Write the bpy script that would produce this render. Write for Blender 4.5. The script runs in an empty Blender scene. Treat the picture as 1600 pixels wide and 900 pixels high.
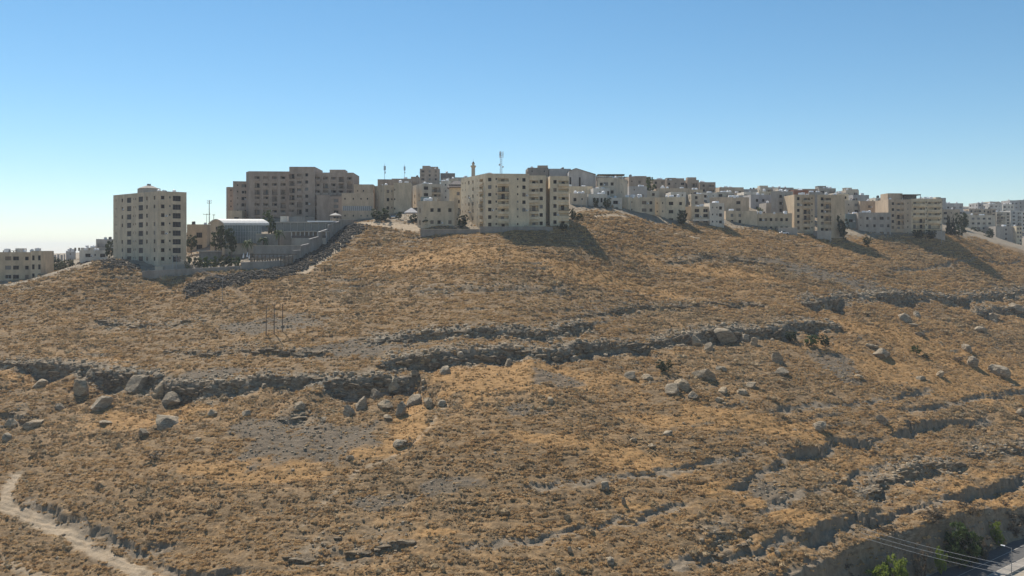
import bpy, bmesh, math, random, time
import numpy as np
from mathutils import Vector, Matrix
T0 = time.time()
HAZE = True
S = bpy.context.scene
COL = S.collection
rnd = random.Random(7)
npr = np.random.RandomState(7)

# ------------------------------------------------------------------ camera
F, YH, CZ = 1386.0, 392.0, 70.0        # focal length in photo pixels, horizon row, camera height above the road
cd = bpy.data.cameras.new('camera'); cam = bpy.data.objects.new('camera', cd); COL.objects.link(cam)
cam.location = (0, 0, CZ); cam.rotation_euler = (math.radians(90), 0, 0)
cd.sensor_width = 36.0; cd.lens = 36.0 * F / 1600.0; cd.shift_y = (YH - 450.0) / 1600.0
cd.clip_start = 1.0; cd.clip_end = 30000.0
S.camera = cam

# ------------------------------------------------------------------ light
SUN_EL, SUN_AZ = math.radians(50), math.radians(-30)      # azimuth from +Y, negative to the left
SD = Vector((math.sin(SUN_AZ) * math.cos(SUN_EL), math.cos(SUN_AZ) * math.cos(SUN_EL), math.sin(SUN_EL)))
sl = bpy.data.lights.new('sun', 'SUN'); sl.energy = 4.8; sl.angle = math.radians(0.5); sl.color = (1.0, 0.93, 0.82)
so = bpy.data.objects.new('sun', sl); COL.objects.link(so); so.rotation_euler = SD.to_track_quat('Z', 'Y').to_euler()
W = bpy.data.worlds.new('World'); S.world = W; W.use_nodes = True
wn = W.node_tree.nodes; wl = W.node_tree.links
sky = wn.new('ShaderNodeTexSky'); sky.sky_type = 'NISHITA'; sky.sun_disc = False
sky.sun_elevation = SUN_EL; sky.sun_rotation = SUN_AZ
sky.altitude = 800; sky.air_density = 1.0; sky.dust_density = 0.0; sky.ozone_density = 3.5
bg = wn['Background']; bg.inputs['Strength'].default_value = 0.084
hs = wn.new('ShaderNodeHueSaturation'); hs.inputs['Saturation'].default_value = 1.14; hs.inputs['Hue'].default_value = 0.489; wl.new(sky.outputs[0], hs.inputs['Color']); wl.new(hs.outputs[0], bg.inputs['Color'])
S.view_settings.view_transform = 'Standard'; S.view_settings.look = 'None'
S.view_settings.gamma = 1.0; S.view_settings.exposure = 0.45
S.cycles.max_bounces = 6; S.cycles.diffuse_bounces = 3; S.cycles.volume_bounces = 0
S.cycles.use_denoising = True

# ------------------------------------------------------------------ helpers
def PX(x, y, D):                       # photo pixel + depth -> world point
    return Vector(((x - 800.0) / F * D, D, CZ + (YH - y) / F * D))

def _hash(i, j, seed):
    h = (i.astype(np.int64) * 374761393 + j.astype(np.int64) * 668265263 + seed * 1442695041) & 0xffffffff
    h = ((h ^ (h >> 13)) * 1274126177) & 0xffffffff
    h = (h ^ (h >> 16)) & 0xffff
    return h.astype(np.float32) * np.float32(2 * math.pi / 65536.0)

def noise(x, y, seed=0):               # 2-D gradient noise, about -0.7..0.7
    x = np.asarray(x, np.float32); y = np.asarray(y, np.float32)
    xi = np.floor(x); yi = np.floor(y); fx = x - xi; fy = y - yi
    i = xi.astype(np.int64); j = yi.astype(np.int64)
    def g(di, dj):
        a = _hash(i + di, j + dj, seed)
        return np.cos(a) * (fx - di) + np.sin(a) * (fy - dj)
    u = fx * fx * fx * (fx * (fx * 6 - 15) + 10); v = fy * fy * fy * (fy * (fy * 6 - 15) + 10)
    a = g(0, 0); b = g(1, 0); c = g(0, 1); d = g(1, 1)
    return (a + (b - a) * u) * (1 - v) + (c + (d - c) * u) * v

def fbm(x, y, oct=4, seed=0, gain=0.5):
    t = 0; a = 1.0
    for k in range(oct):
        t = t + a * noise(x * (2.03 ** k) + 17.3 * k, y * (2.03 ** k) - 9.1 * k, seed + k); a *= gain
    return t

def sstep(a, b, x):
    t = np.clip((x - a) / (b - a), 0, 1); return t * t * (3 - 2 * t)

# ------------------------------------------------------------------ terrain: thin-plate surface through surveyed points
CP = [
 # hillside (photo x, y, metres away)
 (-250,430,330),(-250,560,255),(-250,700,215),(-250,900,172),
 (0,452,312),(0,500,289),(0,570,255),(0,650,226),(0,760,195),(0,900,165),
 (110,422,318),(230,438,316),(200,500,285),(200,600,239),(200,760,186),(200,900,160),
 (330,428,312),(450,420,318),(400,520,260),(400,600,227),(400,700,197),(400,800,173),(400,900,154),
 (520,385,340),(560,350,360),(610,346,366),(600,430,308),(600,520,258),(600,650,206),(600,800,170),(600,900,151),
 (700,364,345),(780,360,344),(850,353,350),(890,350,352),(800,420,305),(800,386,322),(700,390,322),(900,384,330),(600,385,338),(1000,388,345),(800,500,262),(800,600,222),(800,700,191),(800,800,168),(800,900,149),
 (905,331,372),(960,331,376),(1020,349,385),(1070,352,392),(1130,356,402),(1200,362,412),(1240,364,420),(1300,368,430),
 (1000,430,325),(1000,520,275),(1000,650,216),(1000,800,174),(1000,900,154),
 (1200,420,350),(1200,500,296),(1200,600,245),(1200,700,209),(1200,800,182),(1200,900,163),
 (1400,370,450),(1470,366,460),(1400,420,392),(1400,500,325),(1400,600,268),(1400,700,226),(1400,790,197),(1400,830,184),
 (1530,372,500),(1600,389,555),(1600,430,460),(1600,470,408),(1600,550,335),(1600,650,268),(1600,760,219),(1600,785,213),
 (1480,808,191),(1250,896,166),(1850,400,560),(1850,500,400),(1850,640,290),(1850,740,245),
 (800,1200,112),(0,1250,110),(1500,1250,112),
 # ground behind the crest
 (0,440,335),(60,434,338),(100,424,345),(170,407,326),(235,412,336),(140,402,400),(90,412,420),(0,430,430),(300,399,350),(380,398,350),(440,394,352),
 (500,373,356),(540,350,372),(450,347,398),(350,352,395),(300,388,385),(570,345,385),(620,332,395),(690,352,352),(730,352,355),
 (650,318,440),(670,290,600),(740,300,480),(840,300,430),(900,302,420),(930,318,395),(985,318,410),(1000,305,445),(1060,315,460),(1060,302,510),(1100,306,540),
 (1150,338,432),(1180,312,510),(1250,325,490),(1300,335,480),(1330,328,540),(1400,335,560),(1490,348,600),(1540,372,620),(1600,382,650),
 (1550,338,850),(1600,332,880),(1400,330,800),(1200,312,760),(1000,302,760),(800,295,700),(500,330,560),(300,380,560),(100,432,700),(0,442,700),
 (-250,430,420),(-250,440,700),(1850,360,800),(1850,330,1000),
]
cw = np.array([PX(*c)[:] for c in CP], np.float64)
cs = cw[:, :2] / 100.0; cz = cw[:, 2]
def _U(r2): return 0.5 * r2 * np.log(np.maximum(r2, 1e-12))
n_ = len(cs); d2 = ((cs[:, None] - cs[None]) ** 2).sum(-1)
K = _U(d2) + np.eye(n_) * 0.004
Pm = np.c_[np.ones(n_), cs]
tps = np.linalg.solve(np.block([[K, Pm], [Pm.T, np.zeros((3, 3))]]), np.r_[cz, np.zeros(3)])
def h_base(X, Y):
    sh = X.shape; x = (X.ravel() / 100).astype(np.float32); y = (Y.ravel() / 100).astype(np.float32)
    y = np.minimum(y, 10.5)
    out = np.full(x.shape, tps[n_], np.float32) + np.float32(tps[n_ + 1]) * x + np.float32(tps[n_ + 2]) * y
    for k in range(n_):
        r2 = (x - np.float32(cs[k, 0])) ** 2 + (y - np.float32(cs[k, 1])) ** 2
        out += np.float32(tps[k]) * (np.float32(0.5) * r2 * np.log(np.maximum(r2, np.float32(1e-9))))
    out = out.reshape(sh)
    far = sstep(900, 1500, Y) ; near = sstep(135, 70, Y); side = sstep(520, 900, np.abs(X))
    out = np.clip(out, -5, 130)
    out = out * (1 - side) + np.clip(out, 0, 75) * side
    out = out * (1 - far) + (CZ - 60) * far
    return out * (1 - near) + 2.0 * near

def gY(Y): return 0.5 * (Y + np.sqrt(Y * Y + 14400.0))
rows = list(np.linspace(-420, 60, 26)) + list(np.linspace(75, 132, 14))
y_ = 132.5
while y_ < 470: rows.append(y_); y_ += 0.0017 * y_
while y_ < 1000: rows.append(y_); y_ *= 1.012
while y_ < 9000: rows.append(y_); y_ *= 1.09
rows = np.array(rows, np.float64)
fine = np.arange(-0.60, 0.6001, 0.0016)
marg = 0.60 + np.cumsum(0.0016 * 1.16 ** np.arange(1, 36))
cols = np.r_[-marg[::-1], fine, marg]
NR, NC = len(rows), len(cols)
GX = (cols[None, :] * gY(rows)[:, None]).astype(np.float32)
GY = np.repeat(rows[:, None], NC, 1).astype(np.float32)
H = h_base(GX, GY)

def sample(G, X, Y):                    # bilinear lookup of a grid field
    X = np.asarray(X, float); Y = np.asarray(Y, float)
    r = np.clip(np.interp(Y, rows, np.arange(NR)), 0, NR - 1.001); c = np.clip(np.interp(X / gY(Y), cols, np.arange(NC)), 0, NC - 1.001)
    i = r.astype(int); j = c.astype(int); a = r - i; b = c - j
    return (G[i, j] * (1 - a) * (1 - b) + G[i + 1, j] * a * (1 - b) + G[i, j + 1] * (1 - a) * b + G[i + 1, j + 1] * a * b)
_ys = np.exp(np.linspace(math.log(110), math.log(1000), 4000))
def at(x, y, far=1000):                 # where the ray through a photo pixel meets the ground
    X = (x - 800.0) / F * _ys; z = CZ + (YH - y) / F * _ys
    below = sample(H, X, _ys) >= z
    k = int(np.argmax(below)) if below.any() else int(np.searchsorted(_ys, 350))
    D = _ys[k]
    return np.array([(x - 800.0) / F * D, D])
def ground(X, Y): return float(sample(H, np.array([X]), np.array([Y]))[0])
def at3(x, y):
    p = at(x, y); return Vector((p[0], p[1], ground(p[0], p[1])))

def pl_dist(pts, X, Y, pad=40):
    """signed distance (positive = left of the walking direction, uphill when walked to the right) and arc length to a polyline"""
    pts = np.array(pts, float); m = ((X > pts[:, 0].min() - pad) & (X < pts[:, 0].max() + pad) & (Y > pts[:, 1].min() - pad) & (Y < pts[:, 1].max() + pad))
    idx = np.nonzero(m.ravel())[0]
    x = X.ravel()[idx]; y = Y.ravel()[idx]
    best = np.full(x.shape, 1e9, np.float32); sg = np.zeros_like(best); al = np.zeros_like(best); acc = 0.0
    for a, b in zip(pts[:-1], pts[1:]):
        t = b - a; L = np.hypot(*t); t = t / L
        u = (x - a[0]) * t[0] + (y - a[1]) * t[1]; uc = np.clip(u, 0, L)
        dx = x - a[0] - uc * t[0]; dy = y - a[1] - uc * t[1]; d = np.hypot(dx, dy)
        s = np.where(t[0] * (y - a[1]) - t[1] * (x - a[0]) >= 0, 1.0, -1.0)
        w = d < best; best = np.where(w, d, best); sg = np.where(w, s, sg); al = np.where(w, acc + u, al); acc += L
    return idx, best * sg, al, acc

ROCK = np.zeros_like(H); DIRT = np.zeros_like(H); RUB = np.zeros_like(H); ORG = np.zeros_like(H); GRV = np.zeros_like(H); BARE = np.zeros_like(H)
# strata ledges along the contours
vis = sstep(140, 150, GY) * sstep(470, 420, GY)
crest = sample(H, GX, GY * 0 + 1) * 0
front = np.zeros_like(H)
cr_px = [(-200,440),(0,452),(60,440),(110,424),(175,410),(225,438),(330,428),(450,420),(520,385),(556,350),(610,350),(700,364),(780,364),(890,352),(905,334),(960,334),(1020,351),(1070,354),(1130,358),(1240,368),(1300,372),(1400,374),(1470,370),(1530,376),(1600,392),(1800,400)]
cr = np.array([at(*c) for c in cr_px])
ycr = np.interp(GX, cr[np.argsort(cr[:, 0]), 0], cr[np.argsort(cr[:, 0]), 1])
front = sstep(4, -6, GY - ycr) * sstep(138, 150, GY)
q = H + 1.6 * fbm(GX / 45, GY / 45, 3, 11) + 0.35 * noise(GX / 9, GY / 9, 5)
per = 1.9
lmn = sstep(0.0, 0.45, fbm(GX / 16, GY / 9, 3, 22))
fq = q / per - np.floor(q / per)
stair = np.where(fq < 0.78, fq * 0.55, 0.55 * 0.78 + (fq - 0.78) / 0.22 * (1 - 0.55 * 0.78))
ledge = (stair - fq) * per
lm = sstep(-0.15, 0.35, fbm(GX / 38, GY / 22, 3, 21)) * (0.35 + 0.65 * sstep(215, 262, GY)) * front
lm = lm * lmn
lm = np.maximum(lm, 0.6 * front * sstep(20, 70, GX + 0.3 * (GY - 180)) * sstep(290, 230, GY) * sstep(-0.1, 0.35, fbm(GX / 20, GY / 9, 3, 23)))
H = H + ledge * lm * 0.9
q2 = H / 0.95 + 1.5 * fbm(GX / 17, GY / 17, 3, 15); f2 = q2 - np.floor(q2)
H = H + front * 0.95 * (np.where(f2 < 0.72, f2 * 0.6, 0.432 + (f2 - 0.72) / 0.28 * 0.568) - f2) * sstep(-0.2, 0.3, fbm(GX / 13, GY / 8, 2, 16)) * 0.75
q3 = H / 0.5 + 1.2 * fbm(GX / 12, GY / 12, 3, 18); f3 = q3 - np.floor(q3)
H = H + front * 0.5 * (np.where(f3 < 0.65, f3 * 0.45, 0.2925 + (f3 - 0.65) / 0.35 * 0.7075) - f3) * sstep(-0.35, 0.1, fbm(GX / 18, GY / 7, 3, 19)) * 1.0
steep_l = lm * sstep(0.76, 0.80, fq)
ROCK = np.maximum(ROCK, 0.8 * steep_l)

CLIFFS = [ # photo polyline of the lip, drop in metres, recovery length, kind
 ([(-120,555),(0,561),(60,567),(130,570),(180,578),(215,580)], 5.2, 11, 'rock'),
 ([(170,580),(225,590),(270,600),(330,602),(380,596),(410,588),(480,586),(560,594),(615,588),(650,572)], 6.0, 12, 'rock'),
 ([(585,572),(640,556),(690,548),(760,541),(850,545),(920,532),(985,538),(1020,536)], 4.6, 12, 'rock'),
 ([(560,528),(640,520),(740,514),(830,516),(930,509)], 3.0, 9, 'rock'),
 ([(1005,534),(1060,520),(1130,515),(1200,510),(1270,503),(1320,506)], 5.0, 12, 'rock'),
 ([(1240,470),(1330,463),(1400,458),(1470,460),(1512,466)], 6.6, 14, 'rock'),
 ([(1500,462),(1560,455),(1660,452)], 3.4, 9, 'rock'),
 ([(1515,482),(1560,478),(1670,478)], 4.8, 12, 'rock'),
 ([(1130,760),(1180,728),(1240,702),(1310,690),(1375,682)], 2.6, 9, 'soil'),
 ([(1380,672),(1430,664),(1490,658),(1552,648)], 2.7, 9, 'soil'),
 ([(1322,765),(1370,748),(1430,733),(1500,716)], 2.4, 8, 'rock'),
 ([(1500,704),(1560,695),(1680,690)], 2.0, 8, 'rock'),
 ([(1240,838),(1330,805),(1420,785),(1500,763),(1660,725)], 2.4, 7, 'soil'),
 ([(1085,846),(1120,832),(1165,812)], 1.8, 6, 'rock'),
 ([(430,876),(480,866),(540,858),(600,846),(660,838)], 1.5, 5, 'rock'),
 ([(36,770),(90,796),(150,830),(205,851),(255,850),(290,835)], 1.6, 7, 'soil'),
 ([(243,866),(290,882),(340,886),(400,882)], 1.9, 7, 'soil'),
 ([(420,650),(480,640),(520,650)], 1.3, 6, 'rock'),
 ([(0,640),(30,650),(70,645)], 1.6, 5, 'rock'),
 ([(1170,800),(1240,772),(1320,738),(1400,712)], 1.1, 5, 'soil'),
 ([(1010,880),(1100,866),(1200,846),(1300,815),(1380,790)], 1.2, 5, 'soil'),
 ([(1180,900),(1260,872),(1340,846),(1400,822)], 1.3, 5, 'soil'),
 ([(1400,640),(1500,622),(1650,600)], 1.2, 5, 'soil'),
 ([(700,850),(820,838),(960,812),(1080,780)], 0.8, 4, 'soil'),
 ([(800,760),(940,742),(1080,722),(1180,700)], 0.8, 4, 'soil'),
 ([(1200,640),(1320,628),(1460,606)], 0.9, 4, 'soil'),
 ([(1030,410),(1120,400),(1200,412)], 1.0, 5, 'rock'),
 ([(640,455),(760,450),(900,456)], 1.0, 5, 'rock'),
 ([(900,490),(1000,478),(1120,470),(1200,476)], 1.6, 6, 'rock'),
 ([(1380,420),(1480,412),(1640,405)], 1.3, 6, 'soil'),
 ([(150,500),(260,508),(330,500)], 0.9, 5, 'rock'),
 ([(260,545),(330,552),(420,548),(520,552)], 1.4, 5, 'rock'),
]
CL_W = []
Hf = H.ravel(); Rf = ROCK.ravel(); Bf = BARE.ravel()
for ci, (pp, A, L, kind) in enumerate(CLIFFS):
    pts = np.array([at(*p) for p in pp]); CL_W.append((pts, A, kind))
CUTS = np.zeros_like(Hf)
for ci, (pts, A, kind) in enumerate(CL_W):
    L = CLIFFS[ci][2]
    idx, d, al, tot = pl_dist(pts, GX, GY, 45)
    x = GX.ravel()[idx]; y = GY.ravel()[idx]
    if kind == 'soil': d = d + 1.0 * noise(x / 1.3, y / 1.3, 171 + ci) + 1.2 * noise(x / 3.1, y / 3.1, 181 + ci)
    d = d + 3.0 * noise(x / 15, y / 15, 11 + ci) * min(1, A / 3) + 1.6 * noise(x / 6, y / 6, 31 + ci) + 0.8 * noise(x / 2.4, y / 2.4, 61 + ci)
    tap = sstep(-1, 5, al) * sstep(tot + 1, tot - 5, al)
    a = A * (0.78 if kind == 'rock' else 0.72) * tap * np.clip(0.75 + 1.15 * noise(al / 12, al * 0 + ci * 3.7, 90) + 0.5 * noise(al / 4, al * 0 + ci * 1.7, 91), 0.12, 1.25)
    dn = -d
    nst = 3 if kind == 'rock' else 1
    w = 0.9 if kind == 'rock' else 0.7
    prof = 0
    for k in range(nst):
        off = k * (0.55 + 0.5 * noise(al / 5, al * 0 + k, 77)) ; prof = prof + sstep(off, off + w * 0.55, dn) / nst
    prof = prof * np.exp(-np.maximum(dn - 1.2, 0) / L)
    up = 0.16 * a * np.exp(-np.maximum(d, 0) / 5.0) * (d > 0)
    Hf[idx] = Hf[idx] - a * prof * (dn > 0) + up * 0
    rk = sstep(-6.5, -0.5, dn + 2.6 * noise(x / 4, y / 4, 41 + ci)) * sstep(6.5, 1.2, dn + 2.5 * noise(x / 3, y / 3, 51 + ci)) * tap
    if kind == 'rock': Rf[idx] = np.maximum(Rf[idx], rk * np.clip(A / 3.0, 0.5, 1))
    else: Bf[idx] = np.maximum(Bf[idx], sstep(-0.3, 0.1, dn) * sstep(2.4, 1.5, dn) * tap)
H = Hf.reshape(H.shape); ROCK = Rf.reshape(H.shape); BARE = Bf.reshape(H.shape)

# road cutting at the foot of the hill
ROAD_Z = CZ - 68.0
cut_px = [(900,1010),(1100,950),(1250,896),(1320,866),(1400,832),(1480,806),(1540,796),(1600,783),(1760,745)]
cutl = np.array([at(*c) for c in cut_px])
cutl = np.r_[[cutl[0] - (cutl[2] - cutl[0])], cutl, [cutl[-1] + 3 * (cutl[-1] - cutl[-2])]]
idx, d, al, tot = pl_dist(cutl, GX, GY, 400)
x = GX.ravel()[idx]; y = GY.ravel()[idx]
dn = -(d + 1.2 * noise(x / 6, y / 6, 131) + 0.5 * noise(x / 1.8, y / 1.8, 132))
Hf = H.ravel(); Bf = BARE.ravel()
cutw = sstep(-0.2, 0.6, dn) * 0.35 + sstep(0.9, 1.8, dn) * 0.30 + sstep(2.0, 3.8, dn) * 0.35
Hf[idx] = np.where(dn > -0.2, Hf[idx] * (1 - cutw) + (ROAD_Z - 0.25) * cutw, Hf[idx])
Bf[idx] = np.maximum(Bf[idx], sstep(-0.1, 0.6, dn) * sstep(7, 4, dn))
ROADSIDE = np.zeros_like(Hf); ROADSIDE[idx] = sstep(3.4, 4.4, dn); ROADSIDE = ROADSIDE.reshape(H.shape)
CUTD = np.full(Hf.shape, -99, np.float32); CUTD[idx] = dn; CUTD = CUTD.reshape(H.shape)
H = Hf.reshape(H.shape); BARE = Bf.reshape(H.shape)

# tracks and foot paths
def path(px, w, fld, lower=0.15, soft=0.7, v=1.0):
    pts = [at(*p) for p in px]
    idx, d, al, tot = pl_dist(pts, GX, GY, 12)
    x = GX.ravel()[idx]; y = GY.ravel()[idx]
    m = sstep(w / 2 + soft, w / 2 - soft * 0.4, np.abs(d) + 0.5 * noise(x / 2, y / 2, 3) * soft) * sstep(-1, 1, al) * sstep(tot + 1, tot - 1, al) * np.clip(v + 0.5 * noise(x / 1.5, y / 1.5, 8), 0, 1)
    f = fld.ravel(); f[idx] = np.maximum(f[idx], m); H.ravel()[idx] -= lower * m
    return f.reshape(H.shape)
DIRT = path([(26,738),(16,755),(8,775),(12,792),(45,806),(90,828),(140,856),(190,880),(230,900),(280,935)], 2.3, DIRT, 0.2, 0.9, 0.95)
DIRT = path([(0,872),(40,890),(90,912)], 1.2, DIRT, 0.1, 0.8, 0.7)
DIRT = path([(716,622),(684,646),(668,672),(640,700),(598,722),(556,735),(545,752),(500,790),(470,826)], 0.6, DIRT, 0.1, 0.6, 0.55)
DIRT = path([(556,352),(575,349),(620,352),(660,358)], 6.0, DIRT, 0.1, 2.0)
DIRT = path([(470,428),(510,402),(545,372),(565,352)], 3.0, DIRT, 0.1, 1.5)
DIRT = path([(925,338),(975,338),(1010,350),(1040,360),(1095,372)], 1.6, DIRT, 0.1, 1.0)
RUB = path([(290,456),(350,440),(420,430),(466,414),(505,392),(540,366),(560,352)], 9.0, RUB, 0.0, 3.0)
RUB = path([(140,410),(180,412),(215,418)], 7.0, RUB, 0.0, 3.0) * 1.0
def patch(x, y, rx, ry, fld, v=1.0):
    c = at(x, y); a = at(x + rx, y); b = at(x, y - ry); b2 = at(x, y + ry)
    sx = abs(a[0] - c[0]) + 1e-3; sy = 0.5 * abs(b[1] - b2[1]) + 1e-3
    r = np.sqrt(((GX - c[0]) / sx) ** 2 + ((GY - c[1]) / sy) ** 2) + 0.7 * fbm(GX / 6, GY / 6, 3, int(x))
    return np.maximum(fld, v * sstep(1.15, 0.75, r))
for p in [(390,730,110,14),(1000,720,90,14),(1150,770,60,14),(760,590,90,22),(1180,660,120,14),(1420,585,110,25),(1400,525,90,14),(1480,760,130,14),(1250,810,60,14),(640,660,30,40),(1050,660,90,10),(100,585,90,14),(650,835,90,6),(1180,850,50,14),(700,400,140,14),(950,440,140,12),(850,582,150,18),(60,590,110,10),(1500,560,90,25),(1380,760,130,10),(1520,738,110,9),(1180,655,110,12),(600,700,60,14),(900,690,120,10),(420,745,120,8),(240,655,90,14),(1020,800,60,8),(1100,420,120,10)]: ORG = patch(*p, ORG)
for p in [(490,690,100,30),(865,592,42,13),(1305,572,30,20),(700,762,50,12),(420,665,60,20),(820,640,40,8),(590,785,60,12),(330,585,60,10),(1290,430,90,10),(430,505,90,12),(560,545,80,12),(1200,765,30,20)]: GRV = patch(*p, GRV)

# relief
hill = sstep(140, 155, GY) * sstep(900, 520, GY)
rough = 1 - np.clip(0.9 * DIRT + ROADSIDE, 0, 1)
H = H + hill * rough * (0.85 * noise(GX / 22, GY / 22, 1) + 0.50 * noise(GX / 9.5, GY / 9.5, 2) + 0.30 * noise(GX / 4.1, GY / 4.1, 3) * (1 + RUB * 1.6 + GRV * 0.1)
      + (0.22 + 0.25 * RUB + 0.25 * ROCK) * noise(GX / 1.7, GY / 1.7, 4) + (0.12 + 0.2 * ROCK + 0.25 * RUB) * noise(GX / 0.8, GY / 0.8, 6))
H = H + RUB * front * (0.5 + 0.9 * np.abs(noise(GX / 2.6, GY / 2.6, 8)))
# bench under the houses is smoother behind the crest
# slope of the finished surface -> bare rock on steep bits
dz_dy = np.gradient(H, axis=0) / np.maximum(np.gradient(GY, axis=0), 1e-3)
ROCK = np.maximum(ROCK, 0.9 * sstep(1.1, 1.9, dz_dy) * front * (1 - BARE))
ROCK = ROCK * (1 - 0.9 * DIRT)

me = bpy.data.meshes.new('hillside')
vv = np.stack([GX, GY, H], -1).reshape(-1, 3).astype(np.float32)
ii = (np.arange(NR - 1)[:, None] * NC + np.arange(NC - 1)[None]).ravel()
ff = np.stack([ii, ii + 1, ii + NC + 1, ii + NC], -1).astype(np.int32)
me.vertices.add(len(vv)); me.vertices.foreach_set('co', vv.ravel())
me.loops.add(ff.size); me.loops.foreach_set('vertex_index', ff.ravel())
me.polygons.add(len(ff)); me.polygons.foreach_set('loop_start', np.arange(0, ff.size, 4, dtype=np.int32))
me.polygons.foreach_set('loop_total', np.full(len(ff), 4, np.int32)) if hasattr(me.polygons[0], 'loop_total') and False else None
me.update(calc_edges=True)
me.polygons.foreach_set('use_smooth', np.ones(len(ff), bool))
town = sstep(-2, 8, GY - ycr) * sstep(300, 315, GY)
for nm, fld in (('rock', ROCK), ('dirt', DIRT), ('rubble', RUB), ('orange', ORG), ('gravel', GRV), ('bare', BARE), ('town', town), ('roadside', ROADSIDE)):
    at_ = me.attributes.new(nm, 'FLOAT', 'POINT'); at_.data.foreach_set('value', fld.astype(np.float32).ravel())
hill_ob = bpy.data.objects.new('hillside', me); COL.objects.link(hill_ob); hill_ob['kind'] = 'structure'
print('terrain', NR, NC, len(ff), round(time.time() - T0, 1))
# ------------------------------------------------------------------ materials
def new_mat(name):
    m = bpy.data.materials.new(name); m.use_nodes = True
    nt = m.node_tree; nt.nodes.clear()
    out = nt.nodes.new('ShaderNodeOutputMaterial'); b = nt.nodes.new('ShaderNodeBsdfPrincipled')
    b.inputs['Roughness'].default_value = 0.9; b.inputs['Specular IOR Level'].default_value = 0.15
    nt.links.new(b.outputs[0], out.inputs[0])
    return m, nt, b
class G:                                # small node-graph helper
    def __init__(s, nt): s.nt = nt; s.n = nt.nodes; s.l = nt.links
    def put(s, sock, v):
        if hasattr(v, 'is_output') : s.l.new(v, sock)
        elif isinstance(v, (tuple, list)): sock.default_value = (*v, 1.0) if len(v) == 3 and sock.type == 'RGBA' else v
        else: sock.default_value = v
    def math(s, op, a, b=0.0, clamp=False):
        n = s.n.new('ShaderNodeMath'); n.operation = op; n.use_clamp = clamp; s.put(n.inputs[0], a); s.put(n.inputs[1], b); return n.outputs[0]
    def mix(s, f, a, b, mode='MIX'):
        n = s.n.new('ShaderNodeMix'); n.data_type = 'RGBA'; n.blend_type = mode; n.clamp_factor = True
        s.put(n.inputs[0], f); s.put(n.inputs[6], a); s.put(n.inputs[7], b); return n.outputs[2]
    def attr(s, name, kind='GEOMETRY', out='Fac'):
        n = s.n.new('ShaderNodeAttribute'); n.attribute_name = name; n.attribute_type = kind; return n.outputs[out]
    def coord(s, out='Object'): return s.n.new('ShaderNodeTexCoord').outputs[out]
    def geo(s, out='Position'): return s.n.new('ShaderNodeNewGeometry').outputs[out]
    def mapping(s, v, scale=(1, 1, 1), loc=(0, 0, 0)):
        n = s.n.new('ShaderNodeMapping'); s.put(n.inputs['Vector'], v); n.inputs['Scale'].default_value = scale; n.inputs['Location'].default_value = loc; return n.outputs[0]
    def noise(s, v, scale=1.0, detail=4.0, rough=0.55):
        n = s.n.new('ShaderNodeTexNoise'); s.put(n.inputs['Vector'], v); n.inputs['Scale'].default_value = scale
        n.inputs['Detail'].default_value = detail; n.inputs['Roughness'].default_value = rough; return n.outputs['Fac']
    def voronoi(s, v, scale=1.0, out='Distance', feature='F1'):
        n = s.n.new('ShaderNodeTexVoronoi'); n.feature = feature; s.put(n.inputs['Vector'], v); n.inputs['Scale'].default_value = scale; return n.outputs[out]
    def ramp(s, f, stops):
        n = s.n.new('ShaderNodeValToRGB'); s.put(n.inputs[0], f); e = n.color_ramp.elements
        while len(e) < len(stops): e.new(0.5)
        for k, (p, c) in enumerate(stops):
            e[k].position = p; e[k].color = (*c, 1) if not isinstance(c, float) else (c, c, c, 1)
        return n.outputs[0]
    def bump(s, h, strength=0.5, dist=0.1):
        n = s.n.new('ShaderNodeBump'); s.put(n.inputs['Height'], h); n.inputs['Strength'].default_value = strength; n.inputs['Distance'].default_value = dist; return n.outputs[0]
    def rand(s): return s.n.new('ShaderNodeObjectInfo').outputs['Random']

# ground
m_ground, nt, b = new_mat('hill_ground'); g = G(nt); pos = g.geo()
n1 = g.noise(pos, 0.035, 5, 0.6); n2 = g.noise(pos, 0.22, 5, 0.65); n3 = g.noise(pos, 1.3, 4, 0.7); n4 = g.noise(pos, 5.0, 3, 0.7)
grass = g.ramp(n3, [(0.30, (0.15, 0.088, 0.038)), (0.48, (0.245, 0.152, 0.072)), (0.62, (0.34, 0.22, 0.108)), (0.75, (0.43, 0.295, 0.155))])
scrub = g.ramp(n3, [(0.32, (0.12, 0.08, 0.042)), (0.52, (0.20, 0.133, 0.07)), (0.72, (0.31, 0.215, 0.12))])
mixf = g.math('ADD', g.math('MULTIPLY', n1, 0.9), g.math('MULTIPLY', n2, 1.1))
c = g.mix(g.ramp(mixf, [(0.86, 0.0), (1.12, 1.0)]), grass, scrub)
org = g.ramp(n3, [(0.25, (0.29, 0.155, 0.058)), (0.55, (0.41, 0.23, 0.085)), (0.8, (0.48, 0.295, 0.12))])
c = g.mix(g.math('MULTIPLY', g.attr('orange'), g.math('ADD', 0.15, g.math('MULTIPLY', n2, 0.9))), c, org)
grv = g.ramp(n4, [(0.3, (0.075, 0.06, 0.043)), (0.55, (0.145, 0.117, 0.085)), (0.75, (0.30, 0.25, 0.19))])
c = g.mix(g.math('MULTIPLY', g.attr('gravel'), 0.85), c, grv)
rub = g.ramp(n4, [(0.3, (0.04, 0.037, 0.034)), (0.55, (0.085, 0.078, 0.07)), (0.78, (0.20, 0.18, 0.155))])
c = g.mix(g.attr('rubble'), c, rub)
soil = g.ramp(g.noise(g.mapping(pos, (1, 1, 0.35)), 0.9, 5, 0.65), [(0.3, (0.17, 0.13, 0.088)), (0.6, (0.27, 0.21, 0.145)), (0.75, (0.36, 0.29, 0.205))])
c = g.mix(g.attr('bare'), c, soil)
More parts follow.
